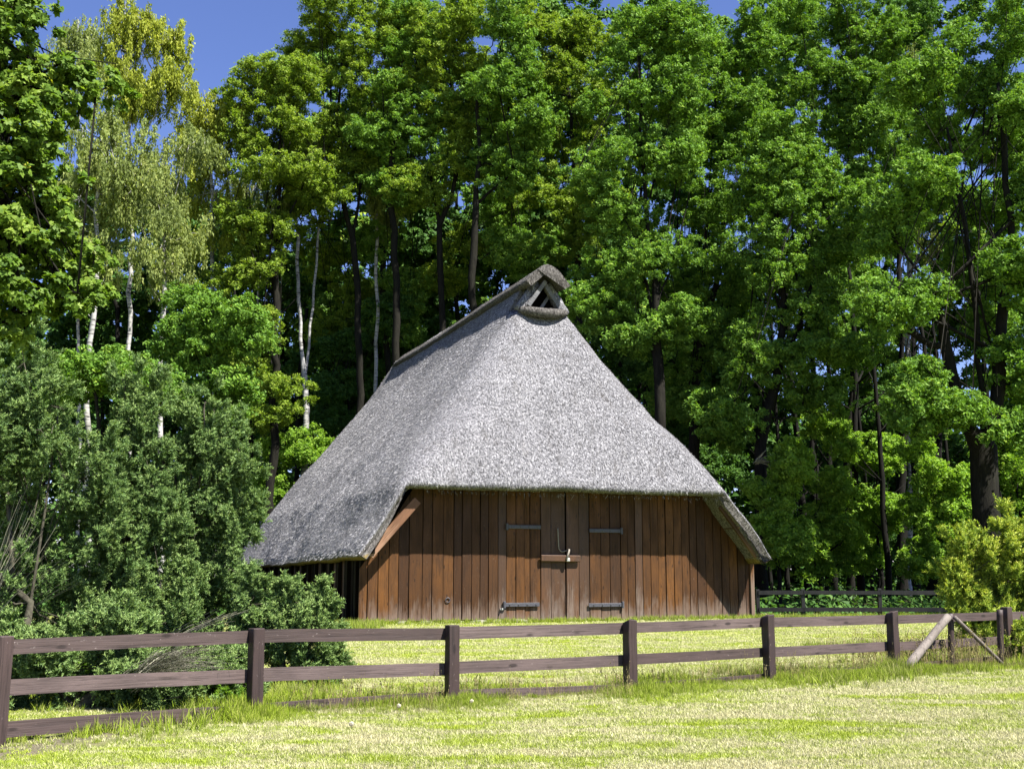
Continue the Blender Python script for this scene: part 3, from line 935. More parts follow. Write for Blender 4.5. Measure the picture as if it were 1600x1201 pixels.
def tuft(name, n, h, spread, width, mat, seed, lean=0.5, segs=1, seed_head=False):
    r = np.random.default_rng(seed)
    V, FA, T = [], [], []
    for i in range(n):
        a = r.uniform(0, 2 * PI); d = spread * math.sqrt(r.random())
        p = np.array([math.cos(a) * d, math.sin(a) * d, -0.005])
        az = r.uniform(0, 2 * PI); ln = abs(r.normal(0, lean))
        hh = h * r.uniform(0.5, 1.15)
        dr = np.array([math.cos(az) * ln, math.sin(az) * ln, 1.0]); dr /= np.linalg.norm(dr)
        sd = np.array([-math.sin(az + r.normal(0, .8)), math.cos(az + r.normal(0, .8)), 0]); sd /= np.linalg.norm(sd)
        w = width * r.uniform(.6, 1.3)
        t = r.random(); b = len(V)
        mid = p + dr * hh * .55; tip = p + dr * hh + np.array([math.cos(az), math.sin(az), -0.2]) * hh * 0.25 * ln
        V += [p - sd * w * .5, p + sd * w * .5, mid + sd * w * .4, mid - sd * w * .4, tip]
        FA += [(b, b + 1, b + 2), (b, b + 2, b + 3), (b + 3, b + 2, b + 4)]
        T += [t] * 5
        if seed_head:
            for k in range(7):
                q = p + (tip - p) * (0.72 + 0.045 * k); b = len(V)
                o = np.array([r.normal(0, 1), r.normal(0, 1), .6]) * w * 2.2
                V += [q, q + o + np.array([0, 0, w * 2]), q + np.array([0, 0, w * 5])]
                FA += [(b, b + 1, b + 2)]; T += [t] * 3
    me = np_mesh(name, np.array(V), np.array(FA), mat, np.array(T))
    return bpy.data.objects.new(name, me)          # source for the scatter, not linked to the scene

def scatter(name, label, P, S, srcs, seed, cat='grass', rot=None, parent=None):
    me = bpy.data.meshes.new(name)
    n = len(P)
    me.vertices.add(n); me.vertices.foreach_set('co', np.asarray(P, dtype=np.float32).ravel())
    a = me.attributes.new('scl', 'FLOAT', 'POINT'); a.data.foreach_set('value', np.asarray(S, dtype=np.float32))
    rr = np.random.default_rng(seed)
    if rot is None: rot = np.stack([rr.normal(0, .12, n), rr.normal(0, .12, n), rr.uniform(0, 6.283, n)], 1)
    a = me.attributes.new('rot', 'FLOAT_VECTOR', 'POINT'); a.data.foreach_set('vector', rot.astype(np.float32).ravel())
    me.update()
    o = link(name, me, parent)
    tag(o, label, cat, kind='stuff')
    ng = bpy.data.node_groups.new(name, 'GeometryNodeTree')
    ng.interface.new_socket('Geometry', in_out='INPUT', socket_type='NodeSocketGeometry')
    ng.interface.new_socket('Geometry', in_out='OUTPUT', socket_type='NodeSocketGeometry')
    N = ng.nodes; Lk = ng.links
    gi = N.new('NodeGroupInput'); go = N.new('NodeGroupOutput')
    ip = N.new('GeometryNodeInstanceOnPoints')
    Lk.new(gi.outputs[0], ip.inputs['Points'])
    jn = N.new('GeometryNodeJoinGeometry')
    for s in srcs:
        oi = N.new('GeometryNodeObjectInfo'); oi.inputs['Object'].default_value = s
        oi.inputs['As Instance'].default_value = True
        Lk.new(oi.outputs['Geometry'], jn.inputs[0])
    Lk.new(jn.outputs[0], ip.inputs['Instance'])
    ip.inputs['Pick Instance'].default_value = True
    ri = N.new('FunctionNodeRandomValue'); ri.data_type = 'INT'
    for s_ in ri.inputs:
        if s_.name == 'Min' and s_.type == 'INT': s_.default_value = 0
        if s_.name == 'Max' and s_.type == 'INT': s_.default_value = len(srcs) - 1
    out_i = [s_ for s_ in ri.outputs if s_.type == 'INT'][0]
    Lk.new(out_i, ip.inputs['Instance Index'])
    na = N.new('GeometryNodeInputNamedAttribute'); na.data_type = 'FLOAT'; na.inputs['Name'].default_value = 'scl'
    nr = N.new('GeometryNodeInputNamedAttribute'); nr.data_type = 'FLOAT_VECTOR'; nr.inputs['Name'].default_value = 'rot'
    Lk.new(na.outputs['Attribute'], ip.inputs['Scale'])
    Lk.new(nr.outputs['Attribute'], ip.inputs['Rotation'])
    Lk.new(ip.outputs[0], go.inputs[0])
    md = o.modifiers.new('scatter', 'NODES'); md.node_group = ng
    return o

# ------------------------------------------------------------------ trees
def unit(a): return a / (np.linalg.norm(a, axis=-1, keepdims=True) + 1e-9)

def leaf_arrays(P, D, N, L, W, tint, kind='tri', r=None):
    """P base, D direction, N normal -> vertices and faces"""
    S = unit(np.cross(N, D)); n = len(P)
    L = np.asarray(L).reshape(-1, 1); W = np.asarray(W).reshape(-1, 1)
    if kind == 'tri':
        V = np.stack([P - D * L * .2 - S * W * .5, P - D * L * .05 + S * W * .6, P + D * L * .8], 1)
        k = 3
    else:
        V = np.stack([P, P + D * L * .5 + S * W * .5 + N * W * .15, P + D * L, P + D * L * .5 - S * W * .5 + N * W * .15], 1)
        k = 4
    return V.reshape(-1, 3), np.arange(n * k).reshape(-1, k), np.repeat(tint, k)

def skeleton_mesh(nodes, parent, rad, mat, name, thin_sides=4):
    kids = {}
    for i, p in enumerate(parent):
        if p >= 0: kids.setdefault(p, []).append(i)
    V, FA = [], []
    starts = [(0, None)]
    while starts:
        i, frm = starts.pop()
        chain = [] if frm is None else [frm]
        cur = i
        while True:
            chain.append(cur)
            ks = sorted(kids.get(cur, []), key=lambda k: -rad[k])
            for k in ks[1:]: starts.append((k, cur))
            if not ks: break
            cur = ks[0]
        if len(chain) < 2: continue
        rmax = rad[chain[1]]
        ns = 12 if rmax > 0.25 else (8 if rmax > 0.08 else thin_sides)
        b0 = len(V)
        for ci, c in enumerate(chain):
            a = nodes[chain[max(ci - 1, 0)]]; b = nodes[chain[min(ci + 1, len(chain) - 1)]]
            t = b - a; t = t / (np.linalg.norm(t) + 1e-9)
            x = np.cross(t, (0.2, 1.0, 0.1)); x /= np.linalg.norm(x) + 1e-9
            y = np.cross(t, x)
            rr = rad[c] if ci > 0 or frm is None else min(rad[c], rad[chain[1]] * 1.25)
            for j in range(ns):
                th = 2 * PI * j / ns
                q = rr * (1 + (0.07 * math.sin(3 * th + c) if rmax > .15 else 0))
                V.append(nodes[c] + (x * math.cos(th) + y * math.sin(th)) * q)
        for ci in range(len(chain) - 1):
            for j in range(ns):
                p0 = b0 + ci * ns + j; p1 = b0 + ci * ns + (j + 1) % ns
                FA.append((p0, p1, p1 + ns, p0 + ns))
    me = np_mesh(name, np.array(V), np.array(FA), mat, smooth=True)
    return me

def spray(name, n, length, nl, nw, mat, seed, droop=0.25):
    r = np.random.default_rng(seed)
    V, FA, T = [], [], []
    for i in range(n):
        f = (i + r.random()) / n
        stem = np.array([droop * length * f * f, 0, length * (f - 0.25)])
        a = r.uniform(0, 2 * PI)
        d = np.array([math.cos(a), math.sin(a), r.uniform(0.2, 1.3)]); d /= np.linalg.norm(d)
        sd = np.cross(d, r.normal(0, 1, 3)); sd /= np.linalg.norm(sd)
        l = nl * (1.1 - 0.45 * f) * r.uniform(.7, 1.2); b = len(V)
        V += [stem - sd * nw * .5, stem + sd * nw * .5, stem + d * l]
        FA.append((b, b + 1, b + 2)); T += [np.clip(0.25 + 0.5 * f + r.normal(0, .15), 0, 1)] * 3
    return bpy.data.objects.new(name, np_mesh(name, np.array(V), np.array(FA), mat, np.array(T)))
SPRAYS = {'juniper_needle': [spray('juniper_spray', 26, 0.13, 0.050, 0.013, M['juniper_needle'], k) for k in range(4)],
          'thuja_needle': [spray('thuja_spray', 24, 0.20, 0.075, 0.018, M['thuja_needle'], 10 + k) for k in range(4)]}

def leaf_spray(name, n, rad, L, W, mat, seed):
    r = np.random.default_rng(seed)
    P = r.normal(0, rad, (n, 3)) * np.array([1, 1, .55])
    N = r.normal(0, .5, (n, 3)) + np.array([0, 0, .9]); N /= np.linalg.norm(N, axis=1)[:, None]
    D = np.cross(N, r.normal(0, 1, (n, 3))); D /= np.linalg.norm(D, axis=1)[:, None]
    S = np.cross(N, D); l = L * r.uniform(.7, 1.25, (n, 1)); w = W * r.uniform(.7, 1.2, (n, 1))
    V = np.stack([P - S * w * .45, P - D * l * .1 + S * w * .6, P + D * l * .9], 1).reshape(-1, 3)
    T = np.repeat(np.clip(r.normal(.5, .22, n), 0, .96), 3)
    return bpy.data.objects.new(name, np_mesh(name, V, np.arange(3 * n).reshape(-1, 3), mat, T))
for nm_ in ('oak_leaf', 'oak_leaf_yellow', 'oak_leaf_deep', 'sapling_leaf'):
    SPRAYS[nm_] = [leaf_spray(nm_ + '_spray', 10, 0.095, 0.140, 0.075, M[nm_], 50 + k) for k in range(5)]

def make_tree(name, label, cat, Y, limbs, lobes, r_base, leafm, barkm, n_leaf, leaf=(0.20, 0.12), rc=1.1, dens=0.16,
              group=None, seed=0, mode='spread', flat=0.78, tint0=0.45, tintv=0.22, depth=1.0, kind='tri', n_clump=None,
              limb_wander=0.35, front=0.0, fill=1.0, twig=0.014):
    """limbs: polylines in photo pixels at distance Y (first = trunk, from the ground); an entry may carry a third value, its own
    offset in metres away from the camera.  lobes: (cx,cy,rx,ry[,dy]) ellipsoids of the crown."""
    r = np.random.default_rng(seed + 1000)
    b = limbs[0][0]
    g = at(b[0], b[1], Y); base = np.array([g.x, Y, 0.0])
    root = empty(name, Vector(base))
    tag(root, label, cat, group)
    bulk = None
    nodes, parent = [np.array([0, 0, -0.3])], [-1]
    for li, lb in enumerate(limbs):
        pts = []
        dy = 0.0
        for q in lb:
            off = q[2] if len(q) > 2 else 0.0
            w = at(q[0], q[1], Y + off)
            pts.append(np.array([w.x, w.y, w.z]) - base)
        if li == 0: pts[0] = np.array([0, 0, 0.0]); prev = 0
        else:
            dd = [np.linalg.norm(n_ - pts[0]) for n_ in nodes]
            prev = int(np.argmin(dd)); pts = pts[1:]
        cur = nodes[prev]
        for p in pts:
            seg = np.linalg.norm(p - cur); k = max(1, int(seg / 0.9))
            start = cur.copy()
            for i in range(1, k + 1):
                q = start + (p - start) * i / k
                if i < k: q = q + r.normal(0, 0.024 * min(seg, 3), 3) * np.array([1, 1.5, .3])
                nodes.append(q); parent.append(prev); prev = len(nodes) - 1
            cur = nodes[prev]
    n_main = len(nodes)
    # clumps of foliage
    C, R = [], []
    for lo in lobes:
        cx, cy, rx, ry = lo[:4]; dy = lo[4] if len(lo) > 4 else 0.0
        c = at(cx, cy, Y + dy); c = np.array([c.x, c.y, c.z]) - base
        s = (Y + dy) / F; ax, az = rx * s, ry * s; ay = min(ax, az) * depth if depth < 9 else ax
        ay = max(ay, rc * 0.8)
        vol = 4.19 * ax * ay * az
        k = max(4, int(vol * dens / rc ** 3 * 1.3))
        cand = unit(r.normal(0, 1, (k * 3, 3))) * (r.random((k * 3, 1)) ** 0.45)
        cand = cand * np.array([ax, ay, az]) + c
        kept = 0
        for p in cand:
            if kept >= k: break
            rr = rc * r.uniform(0.6, 1.25)
            if p[2] < 0.15: continue
            if C and np.min(np.linalg.norm(np.array(C) - p, axis=1)) < rr * 0.85: continue
            C.append(p); R.append(rr); kept += 1
    C = np.array(C); R = np.array(R)
    NA = np.array(nodes)
    order = np.argsort([np.min(np.linalg.norm(NA - c, axis=1)) for c in C])
    leafnode = []
    for i in order:
        c = C[i]
        d = np.linalg.norm(NA - c, axis=1) + 0.9 * np.maximum(0, NA[:, 2] - c[2] + 0.2) + 0.02 * np.maximum(0, c[2] - NA[:, 2])
        d[:2] += 3
        j = int(np.argmin(d)); a = NA[j]
        seg = np.linalg.norm(c - a); k = max(2, int(seg / 0.8))
        prev = j; new = []
        for q in range(1, k + 1):
            f = q / k
            p = a + (c - a) * f + np.array([0, 0, 1]) * (-0.16 * seg * math.sin(f * PI)) + (r.normal(0, 0.085 * min(seg, 2.2), 3) if q < k else 0)
            nodes.append(p); parent.append(prev); prev = len(nodes) - 1; new.append(p)
        NA = np.vstack([NA, np.array(new)])
        leafnode.append(prev)
        for q in range(2):                       # short spurs into the clump
            p = c + unit(r.normal(0, 1, 3)) * R[i] * 0.7
            nodes.append(p); parent.append(prev)
    nodes = np.array(nodes); nn = len(nodes)
    acc = np.zeros(nn); 
    child = np.zeros(nn, int)
    for i in range(1, nn): child[parent[i]] += 1
    for i in range(nn - 1, -1, -1):
        if child[i] == 0: acc[i] = twig ** 2.2
        if parent[i] >= 0: acc[parent[i]] += acc[i] * 1.0
    rad = acc ** (1 / 2.2)
    al = math.log(r_base / twig) / max(0.3, math.log(rad[1] / twig))
    rad = twig * (rad / twig) ** al
    # let the limbs taper with length as well
    dist = np.zeros(nn)
    for i in range(1, nn): dist[i] = dist[parent[i]] + np.linalg.norm(nodes[i] - nodes[parent[i]])
    tot = dist.max()
    rad *= (1 - 0.45 * dist / tot)
    flare = np.maximum(0, 1 - nodes[:, 2] / 1.3); rad[:n_main] *= 1 + 0.45 * flare[:n_main] ** 2
    tr = link('trunk', skeleton_mesh(nodes, parent, rad, barkm, 'trunk'), root)
    # leaves
    wv = R ** 2.2; idx = r.choice(len(C), n_leaf, p=wv / wv.sum())
    NSUB = 45 if kind == 'oakspray' else 14
    sub_d = unit(r.normal(0, 1, (len(C), NSUB, 3))) * (r.random((len(C), NSUB, 1)) ** 0.5) * (1.3 if kind == 'oakspray' else 1.5)
    si = r.integers(0, NSUB, n_leaf)
    off = sub_d[idx, si] + r.normal(0, 0.05 if kind == 'oakspray' else 0.12, (n_leaf, 3))
    dirs = unit(off)
    out = dirs.copy()
    P = C[idx] + off * R[idx][:, None] * np.array([1, 1, flat])
    ct = r.normal(0, tintv * 0.5, len(C))
    tint = np.clip(tint0 + ct[idx] + r.normal(0, tintv, n_leaf), 0, 0.985 if leafm is not M['maple_leaf'] else 0.97)
    if leafm is M['maple_leaf']:
        yc = r.random(len(C)) < 0.008
        tint = np.where(yc[idx] & (r.random(n_leaf) < .5), 1.0, tint)
        tint = np.where(r.random(n_leaf) < .004, 1.0, tint)
    L = leaf[0] * r.uniform(0.65, 1.25, n_leaf); W = leaf[1] * r.uniform(0.7, 1.2, n_leaf)
    if mode == 'spread':
        N = unit(out * 0.45 + np.array([0.25, -0.35, 0.65]) + r.normal(0, 0.55, (n_leaf, 3)))
        D = unit(np.cross(N, r.normal(0, 1, (n_leaf, 3))) + np.array([0, 0, -0.25]))
    elif mode == 'weep':
        P[:, 2] -= r.random(n_leaf) ** 1.5 * R[idx] * 1.1
        N = unit(r.normal(0, 1, (n_leaf, 3)) + np.array([0.25, -0.3, 0.35]))
        D = unit(np.array([0, 0, -1.0]) + r.normal(0, 0.35, (n_leaf, 3)))
    else:                                        # needles: sprays that turn up and outwards
        N = unit(out * 0.8 + r.normal(0, 0.6, (n_leaf, 3)) + np.array([0, 0, 0.2]))
        D = unit(out * 0.7 + np.array([0, 0, 0.75]) + r.normal(0, 0.5, (n_leaf, 3)))
    N = unit(N - D * np.sum(N * D, axis=1, keepdims=True))
    if kind == 'oakspray':
        keep = r.random(n_leaf) < 0.21
        rot = np.stack([np.zeros(n_leaf), np.arccos(np.clip(N[:, 2], -1, 1)), np.arctan2(N[:, 1], N[:, 0])], 1)
        scatter('crown', None, P[keep], r.uniform(.8, 1.2, keep.sum()), SPRAYS[leafm.name], seed, None, rot[keep], root)
        return root
    if kind == 'spray':
        rot = np.stack([np.zeros(n_leaf), np.arccos(np.clip(D[:, 2], -1, 1)), np.arctan2(D[:, 1], D[:, 0])], 1)
        scatter('crown', None, P, L / leaf[0], SPRAYS[leafm.name], seed, None, rot, root)
        return root
    if kind == 'lobed':
        S = unit(np.cross(N, D)); Vs, Fs, Ts = [], [], []; b0 = 0
        for a in (-0.95, 0, 0.95):
            Da = D * math.cos(a) + S * math.sin(a)
            v_, f_, t_ = leaf_arrays(P, Da, N, L * (1 if a == 0 else 0.85), W, tint, 'quad')
            Vs.append(v_); Fs.append(f_ + b0); Ts.append(t_); b0 += len(v_)
        V_, F_, T_ = np.vstack(Vs), np.vstack(Fs), np.concatenate(Ts)
    else:
        V_, F_, T_ = leaf_arrays(P, D, N, L, W, tint, kind)
    cr = link('crown', np_mesh('crown', V_, F_, leafm, T_), root)
    return root

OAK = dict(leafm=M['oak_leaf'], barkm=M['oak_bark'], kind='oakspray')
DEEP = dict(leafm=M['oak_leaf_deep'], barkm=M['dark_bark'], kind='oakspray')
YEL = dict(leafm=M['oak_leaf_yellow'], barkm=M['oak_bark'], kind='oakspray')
BIR = dict(leafm=M['birch_leaf'], barkm=M['birch_bark'], mode='weep', leaf=(0.17, 0.075), flat=0.9)
GO = 'oaks closing in the meadow'

# --- nearest tree on the left, large lobed leaves
make_tree('maple_tree', 'bright leafy tree with large lobed leaves filling the upper left edge', 'tree', 23,
          [[(-190, 1040), (-185, 800), (-170, 500), (-150, 250), (-120, 60), (-100, -120)], [(-175, 560), (-90, 430), (0, 360), (70, 330)], [(-160, 380), (-60, 240), (40, 130), (110, 90), (180, 100)], [(-180, 700), (-90, 560), (10, 500), (90, 460)]],
          [(-60, 60, 130, 150), (10, 190, 115, 80), (120, 118, 70, 40, .5), (-40, 330, 140, 100), (45, 300, 75, 70), (100, 395, 58, 45), (30, 430, 85, 90), (125, 460, 30, 42), (-60, 520, 110, 60), (60, 205, 60, 70), (25, 20, 50, 45), (-10, 500, 70, 50)],
          0.32, M['maple_leaf'], M['oak_bark'], 52000, leaf=(0.115, 0.075), rc=0.52, dens=0.17, seed=1, kind='lobed', tint0=0.5, tintv=0.2)

# --- birches behind it
make_tree('birch_tree', 'white birch with a forked trunk left of the juniper tops', 'tree', 46,
          [[(140, 900), (140, 575), (146, 500), (151, 400), (153, 300), (163, 235), (168, 150)], [(150, 300), (137, 262), (128, 215)], [(142, 500), (128, 480), (118, 460)], [(150, 330), (125, 310), (100, 295)]],
          [(160, 185, 45, 45), (150, 250, 50, 40), (200, 240, 50, 60), (120, 330, 35, 50), (215, 330, 55, 55), (170, 390, 50, 40)], 0.13, n_leaf=26000, rc=0.8, seed=2, **BIR)
Y2 = dict(BIR); Y2['leafm'] = M['birch_leaf_yellow']
make_tree('birch_tree', 'tallest birch with a yellow green crown against the open sky', 'tree', 54,
          [[(205, 900), (203, 400), (200, 150), (198, 80), (196, 10), (195, -50)], [(235, 260), (243, 180), (250, 130), (262, 90)], [(200, 120), (215, 60), (230, 10)]],
          [(205, 10, 38, 60), (190, 60, 30, 60), (230, 60, 34, 70), (270, 65, 26, 36), (265, 115, 26, 34), (220, 130, 38, 42), (195, 140, 25, 40)], 0.13, n_leaf=34000, rc=0.75, seed=3, **Y2)
make_tree('birch_tree', 'pale thin birch top showing between the lobed tree and the tallest birch', 'tree', 60,
          [[(125, 900), (125, 300), (124, 100), (122, 30)]], [(118, 45, 24, 34), (150, 60, 20, 40), (110, 75, 20, 30), (140, 110, 35, 40)], 0.10, n_leaf=11000, rc=0.7, seed=4, **BIR)
make_tree('birch_tree', 'birch with drooping crown at the lower end of the sky gap', 'tree', 56,
          [[(335, 900), (332, 500), (332, 300), (330, 190), (318, 140)], [(332, 300), (350, 240), (370, 190)]],
          [(312, 165, 28, 40), (340, 190, 30, 50), (300, 220, 30, 50), (330, 270, 45, 50), (375, 165, 30, 40), (290, 290, 35, 50), (350, 340, 45, 50)], 0.13, n_leaf=30000, rc=0.75, seed=5, **Y2)
make_tree('birch_tree', 'old birch with a flesh coloured trunk foot above the juniper tops', 'tree', 50,
          [[(250, 900), (250, 590), (251, 540), (256, 480), (258, 400), (262, 300), (262, 240)], [(256, 480), (240, 455), (232, 440)]],
          [(240, 270, 55, 50), (270, 330, 50, 50), (215, 300, 40, 50), (290, 240, 40, 40), (255, 400, 45, 25)], 0.14, n_leaf=24000, rc=0.75, seed=6, **BIR)
make_tree('birch_tree', 'birch splitting into two white stems close above the barn roof slope', 'tree', 58,
          [[(472, 900), (474, 745), (479, 640), (476, 590), (470, 500), (466, 440), (461, 340), (458, 250), (456, 180)], [(476, 600), (483, 540), (490, 450), (496, 380), (501, 310), (503, 220)], [(460, 350), (440, 325), (430, 310)]],
          [(455, 210, 45, 50), (500, 230, 40, 50), (440, 300, 30, 35)], 0.18, n_leaf=15000, rc=0.8, seed=7, **BIR)
make_tree('birch_tree', 'slender birch whose white stem meets the roof slope below the ridge end', 'tree', 59,
          [[(585, 900), (586, 615), (588, 560), (591, 480), (588, 400), (592, 310), (594, 240)]],
          [(590, 260, 35, 40), (600, 330, 25, 30)], 0.13, n_leaf=9000, rc=0.8, seed=8, **BIR)
make_tree('birch_tree', 'thin grey birch stem between the junipers and the forked birch', 'tree', 66,
          [[(408, 900), (409, 620), (404, 540), (403, 470), (409, 420), (412, 330)]], [(400, 300, 40, 50)], 0.09, n_leaf=6000, rc=0.8, seed=9, **BIR)
make_tree('birch_tree', 'distant pale birch seen through the gap left of the great oak', 'tree', 68,
          [[(1420, 900), (1419, 600), (1420, 480), (1424, 380), (1440, 330)]], [(1450, 350, 45, 60), (1425, 90, 40, 40)], 0.20, n_leaf=12000, rc=0.8, seed=10, **BIR)

# --- oaks over the barn
make_tree('oak_tree', 'oak with yellowish crown under the sky gap left of the barn', 'tree', 55,
          [[(425, 900), (428, 600), (430, 420), (437, 300), (440, 200)], [(430, 440), (400, 380), (385, 320)], [(434, 360), (470, 300), (490, 240)]],
          [(440, 130, 45, 40), (395, 130, 28, 38), (480, 130, 35, 40), (400, 200, 38, 50), (460, 200, 48, 50), (420, 270, 50, 50), (490, 290, 40, 40), (380, 330, 40, 45), (420, 370, 45, 40), (380, 440, 45, 45), (400, 500, 40, 40), (380, 560, 40, 40), (420, 630, 30, 35)], 0.22, n_leaf=86000, rc=0.95, seed=11, group=GO, **YEL)
make_tree('oak_tree', 'oak whose crown edge stands highest right of the sky gap', 'tree', 57,
          [[(566, 900), (562, 560), (557, 430), (551, 370), (535, 310), (527, 250), (530, 150), (540, 60)], [(551, 370), (560, 320), (563, 290), (575, 200), (590, 100)], [(535, 340), (500, 348), (470, 345)]],
          [(500, 60, 45, 60), (545, 20, 65, 60), (600, 50, 50, 65), (545, 110, 70, 50), (475, 85, 25, 35), (520, 190, 55, 50), (600, 170, 40, 50), (560, 270, 50, 35), (490, 300, 40, 40), (520, 400, 40, 35, 5), (560, 460, 45, 35, 5), (530, 500, 40, 40, 5)], 0.19, n_leaf=84000, rc=1.0, seed=12, group=GO, **YEL)
make_tree('oak_tree', 'leaning dark oak trunk left of the two straight ones above the ridge', 'tree', 60,
          [[(612, 900), (606, 560), (600, 400), (588, 350), (578, 300), (572, 220), (585, 130)]],
          [(590, 180, 45, 60), (570, 250, 40, 40), (620, 240, 45, 45), (640, 30, 50, 50)], 0.19, n_leaf=26000, rc=1.0, seed=13, group=GO, **OAK)
make_tree('oak_tree', 'straight dark oak trunk forking high above the ridge end', 'tree', 56,
          [[(627, 900), (624, 600), (620, 440), (617, 360), (610, 320), (590, 295), (575, 260)], [(614, 335), (612, 250), (620, 150), (635, 60)]],
          [(650, 60, 50, 70), (630, 130, 45, 50), (590, 220, 40, 40), (660, 200, 40, 50), (620, 290, 40, 35), (640, 450, 45, 35, 4), (610, 510, 40, 35, 4), (580, 390, 30, 25, 4)], 0.21, n_leaf=60000, rc=1.0, seed=14, group=GO, **OAK)
make_tree('oak_tree', 'oak with a clear Y fork above the middle of the ridge', 'tree', 56,
          [[(694, 900), (692, 600), (689, 450), (687, 350), (675, 290), (672, 200), (660, 120)], [(688, 345), (705, 310), (713, 270), (712, 190), (700, 90)], [(690, 330), (703, 340), (705, 370)]],
          [(690, 40, 50, 60), (740, 60, 45, 60), (670, 110, 35, 45), (730, 130, 45, 45), (690, 180, 45, 40), (750, 210, 40, 50), (700, 260, 45, 40), (650, 300, 30, 30), (700, 430, 40, 30, 4), (725, 380, 30, 20, 4)], 0.19, n_leaf=66000, rc=1.0, seed=15, group=GO, **YEL)
make_tree('oak_tree', 'oak with thick trunk left of the ridge tip', 'tree', 54,
          [[(742, 900), (741, 600), (740, 400), (744, 320), (748, 260), (745, 170), (760, 80)], [(744, 330), (765, 300), (790, 280)], [(742, 345), (770, 338), (800, 330)]],
          [(770, 60, 50, 70), (820, 110, 45, 60), (780, 150, 50, 50), (830, 200, 50, 45), (790, 270, 50, 45), (790, 350, 45, 40, 4), (810, 395, 45, 30, 3)], 0.21, n_leaf=66000, rc=1.05, seed=16, group=GO, **OAK)
make_tree('oak_tree', 'dense oak rising behind the ridge tip', 'tree', 58,
          [[(905, 900), (905, 500), (900, 300), (890, 150), (880, 50)], [(903, 350), (870, 260), (850, 200)], [(900, 300), (930, 220), (950, 150)]],
          [(830, 50, 30, 45), (880, 60, 55, 55), (930, 70, 50, 50), (870, 140, 60, 50), (940, 150, 55, 50), (900, 230, 65, 50), (860, 300, 60, 40), (930, 320, 60, 45), (870, 380, 50, 35)], 0.22, n_leaf=66000, rc=1.05, seed=17, group=GO, **YEL)
make_tree('oak_tree', 'oak with broad bright crown right of the ridge tip', 'tree', 50,
          [[(1030, 900), (1030, 600), (1025, 450), (1010, 330), (1000, 200), (1000, 80)], [(1027, 470), (1060, 380), (1080, 280)], [(1018, 400), (970, 320), (940, 280)], [(1028, 520), (1010, 440), (985, 400)]],
          [(990, 40, 70, 60), (1060, 60, 55, 60), (960, 140, 60, 50), (1040, 160, 65, 55), (980, 240, 60, 50), (1060, 270, 55, 50), (930, 300, 45, 40), (1000, 350, 60, 40), (960, 420, 50, 40), (1050, 400, 55, 40), (930, 470, 35, 30), (1000, 510, 40, 35), (1060, 500, 40, 30)], 0.26, n_leaf=100000, rc=1.05, seed=18, group=GO, **OAK)
make_tree('oak_tree', 'oak with several dark steep limbs close right of the roof', 'tree', 53,
          [[(1085, 900), (1083, 640), (1090, 560), (1110, 480), (1125, 400), (1130, 250), (1130, 100)], [(1085, 590), (1100, 540), (1100, 470), (1070, 380)], [(1083, 620), (1050, 560), (1040, 470)], [(1110, 480), (1150, 400), (1175, 350)]],
          [(1110, 50, 60, 60), (1170, 90, 55, 60), (1110, 160, 50, 50), (1170, 190, 50, 45), (1110, 330, 45, 50), (1080, 460, 45, 40), (1140, 450, 35, 40), (1180, 40, 50, 50), (1120, 240, 45, 40), (1090, 560, 45, 35), (1060, 620, 35, 30), (1150, 540, 40, 35), (1110, 670, 40, 35)], 0.28, n_leaf=90000, rc=1.05, seed=19, group=GO, **OAK)
make_tree('oak_tree', 'oak with a low horizontal limb and whitish dead twigs right of the roof', 'tree', 49,
          [[(1186, 900), (1188, 760), (1188, 700), (1198, 650), (1215, 590), (1225, 500), (1215, 380), (1220, 250)], [(1195, 668), (1225, 655), (1252, 640), (1258, 615)], [(1215, 590), (1245, 520), (1270, 440), (1290, 360)], [(1222, 480), (1190, 400), (1170, 330)]],
          [(1210, 215, 55, 40), (1260, 260, 55, 40), (1180, 290, 50, 45), (1240, 320, 60, 40), (1300, 300, 45, 40), (1180, 380, 45, 30), (1290, 370, 50, 35), (1230, 560, 55, 30), (1160, 560, 45, 40), (1140, 640, 40, 35), (1290, 620, 40, 25), (1210, 450, 50, 40), (1280, 470, 45, 40), (1250, 400, 40, 30), (1310, 540, 40, 35)], 0.26, n_leaf=100000, rc=1.0, seed=20, group=GO, **OAK)
make_tree('oak_tree', 'upright oak with high crown halfway between the barn and the great oak', 'tree', 57,
          [[(1327, 900), (1325, 700), (1332, 620), (1335, 480), (1330, 300), (1322, 180), (1310, 60)], [(1332, 640), (1350, 600), (1365, 580)], [(1332, 420), (1370, 330), (1390, 240)]],
          [(1260, 50, 60, 60), (1320, 30, 50, 45), (1290, 120, 45, 45), (1350, 140, 45, 35), (1240, 140, 50, 45), (1380, 200, 50, 45), (1330, 210, 45, 40), (1370, 60, 40, 40), (1350, 290, 45, 40), (1340, 400, 45, 35), (1370, 460, 40, 30), (1340, 520, 40, 40), (1300, 430, 35, 35)], 0.20, n_leaf=90000, rc=1.0, seed=21, group=GO, **OAK)
make_tree('oak_tree', 'thick upright trunk between two thinner ones left of the great oak', 'tree', 60,
          [[(1408, 900), (1410, 740), (1411, 600), (1405, 450), (1400, 300), (1420, 120)]],
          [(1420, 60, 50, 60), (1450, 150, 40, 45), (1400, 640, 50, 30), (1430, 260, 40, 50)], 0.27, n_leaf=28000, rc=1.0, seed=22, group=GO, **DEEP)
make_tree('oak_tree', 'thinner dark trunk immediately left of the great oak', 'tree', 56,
          [[(1452, 900), (1460, 780), (1466, 700), (1470, 600), (1480, 500)]], [(1470, 640, 45, 30), (1440, 590, 45, 25)], 0.24, n_leaf=12000, rc=0.9, seed=23, group=GO, **DEEP)
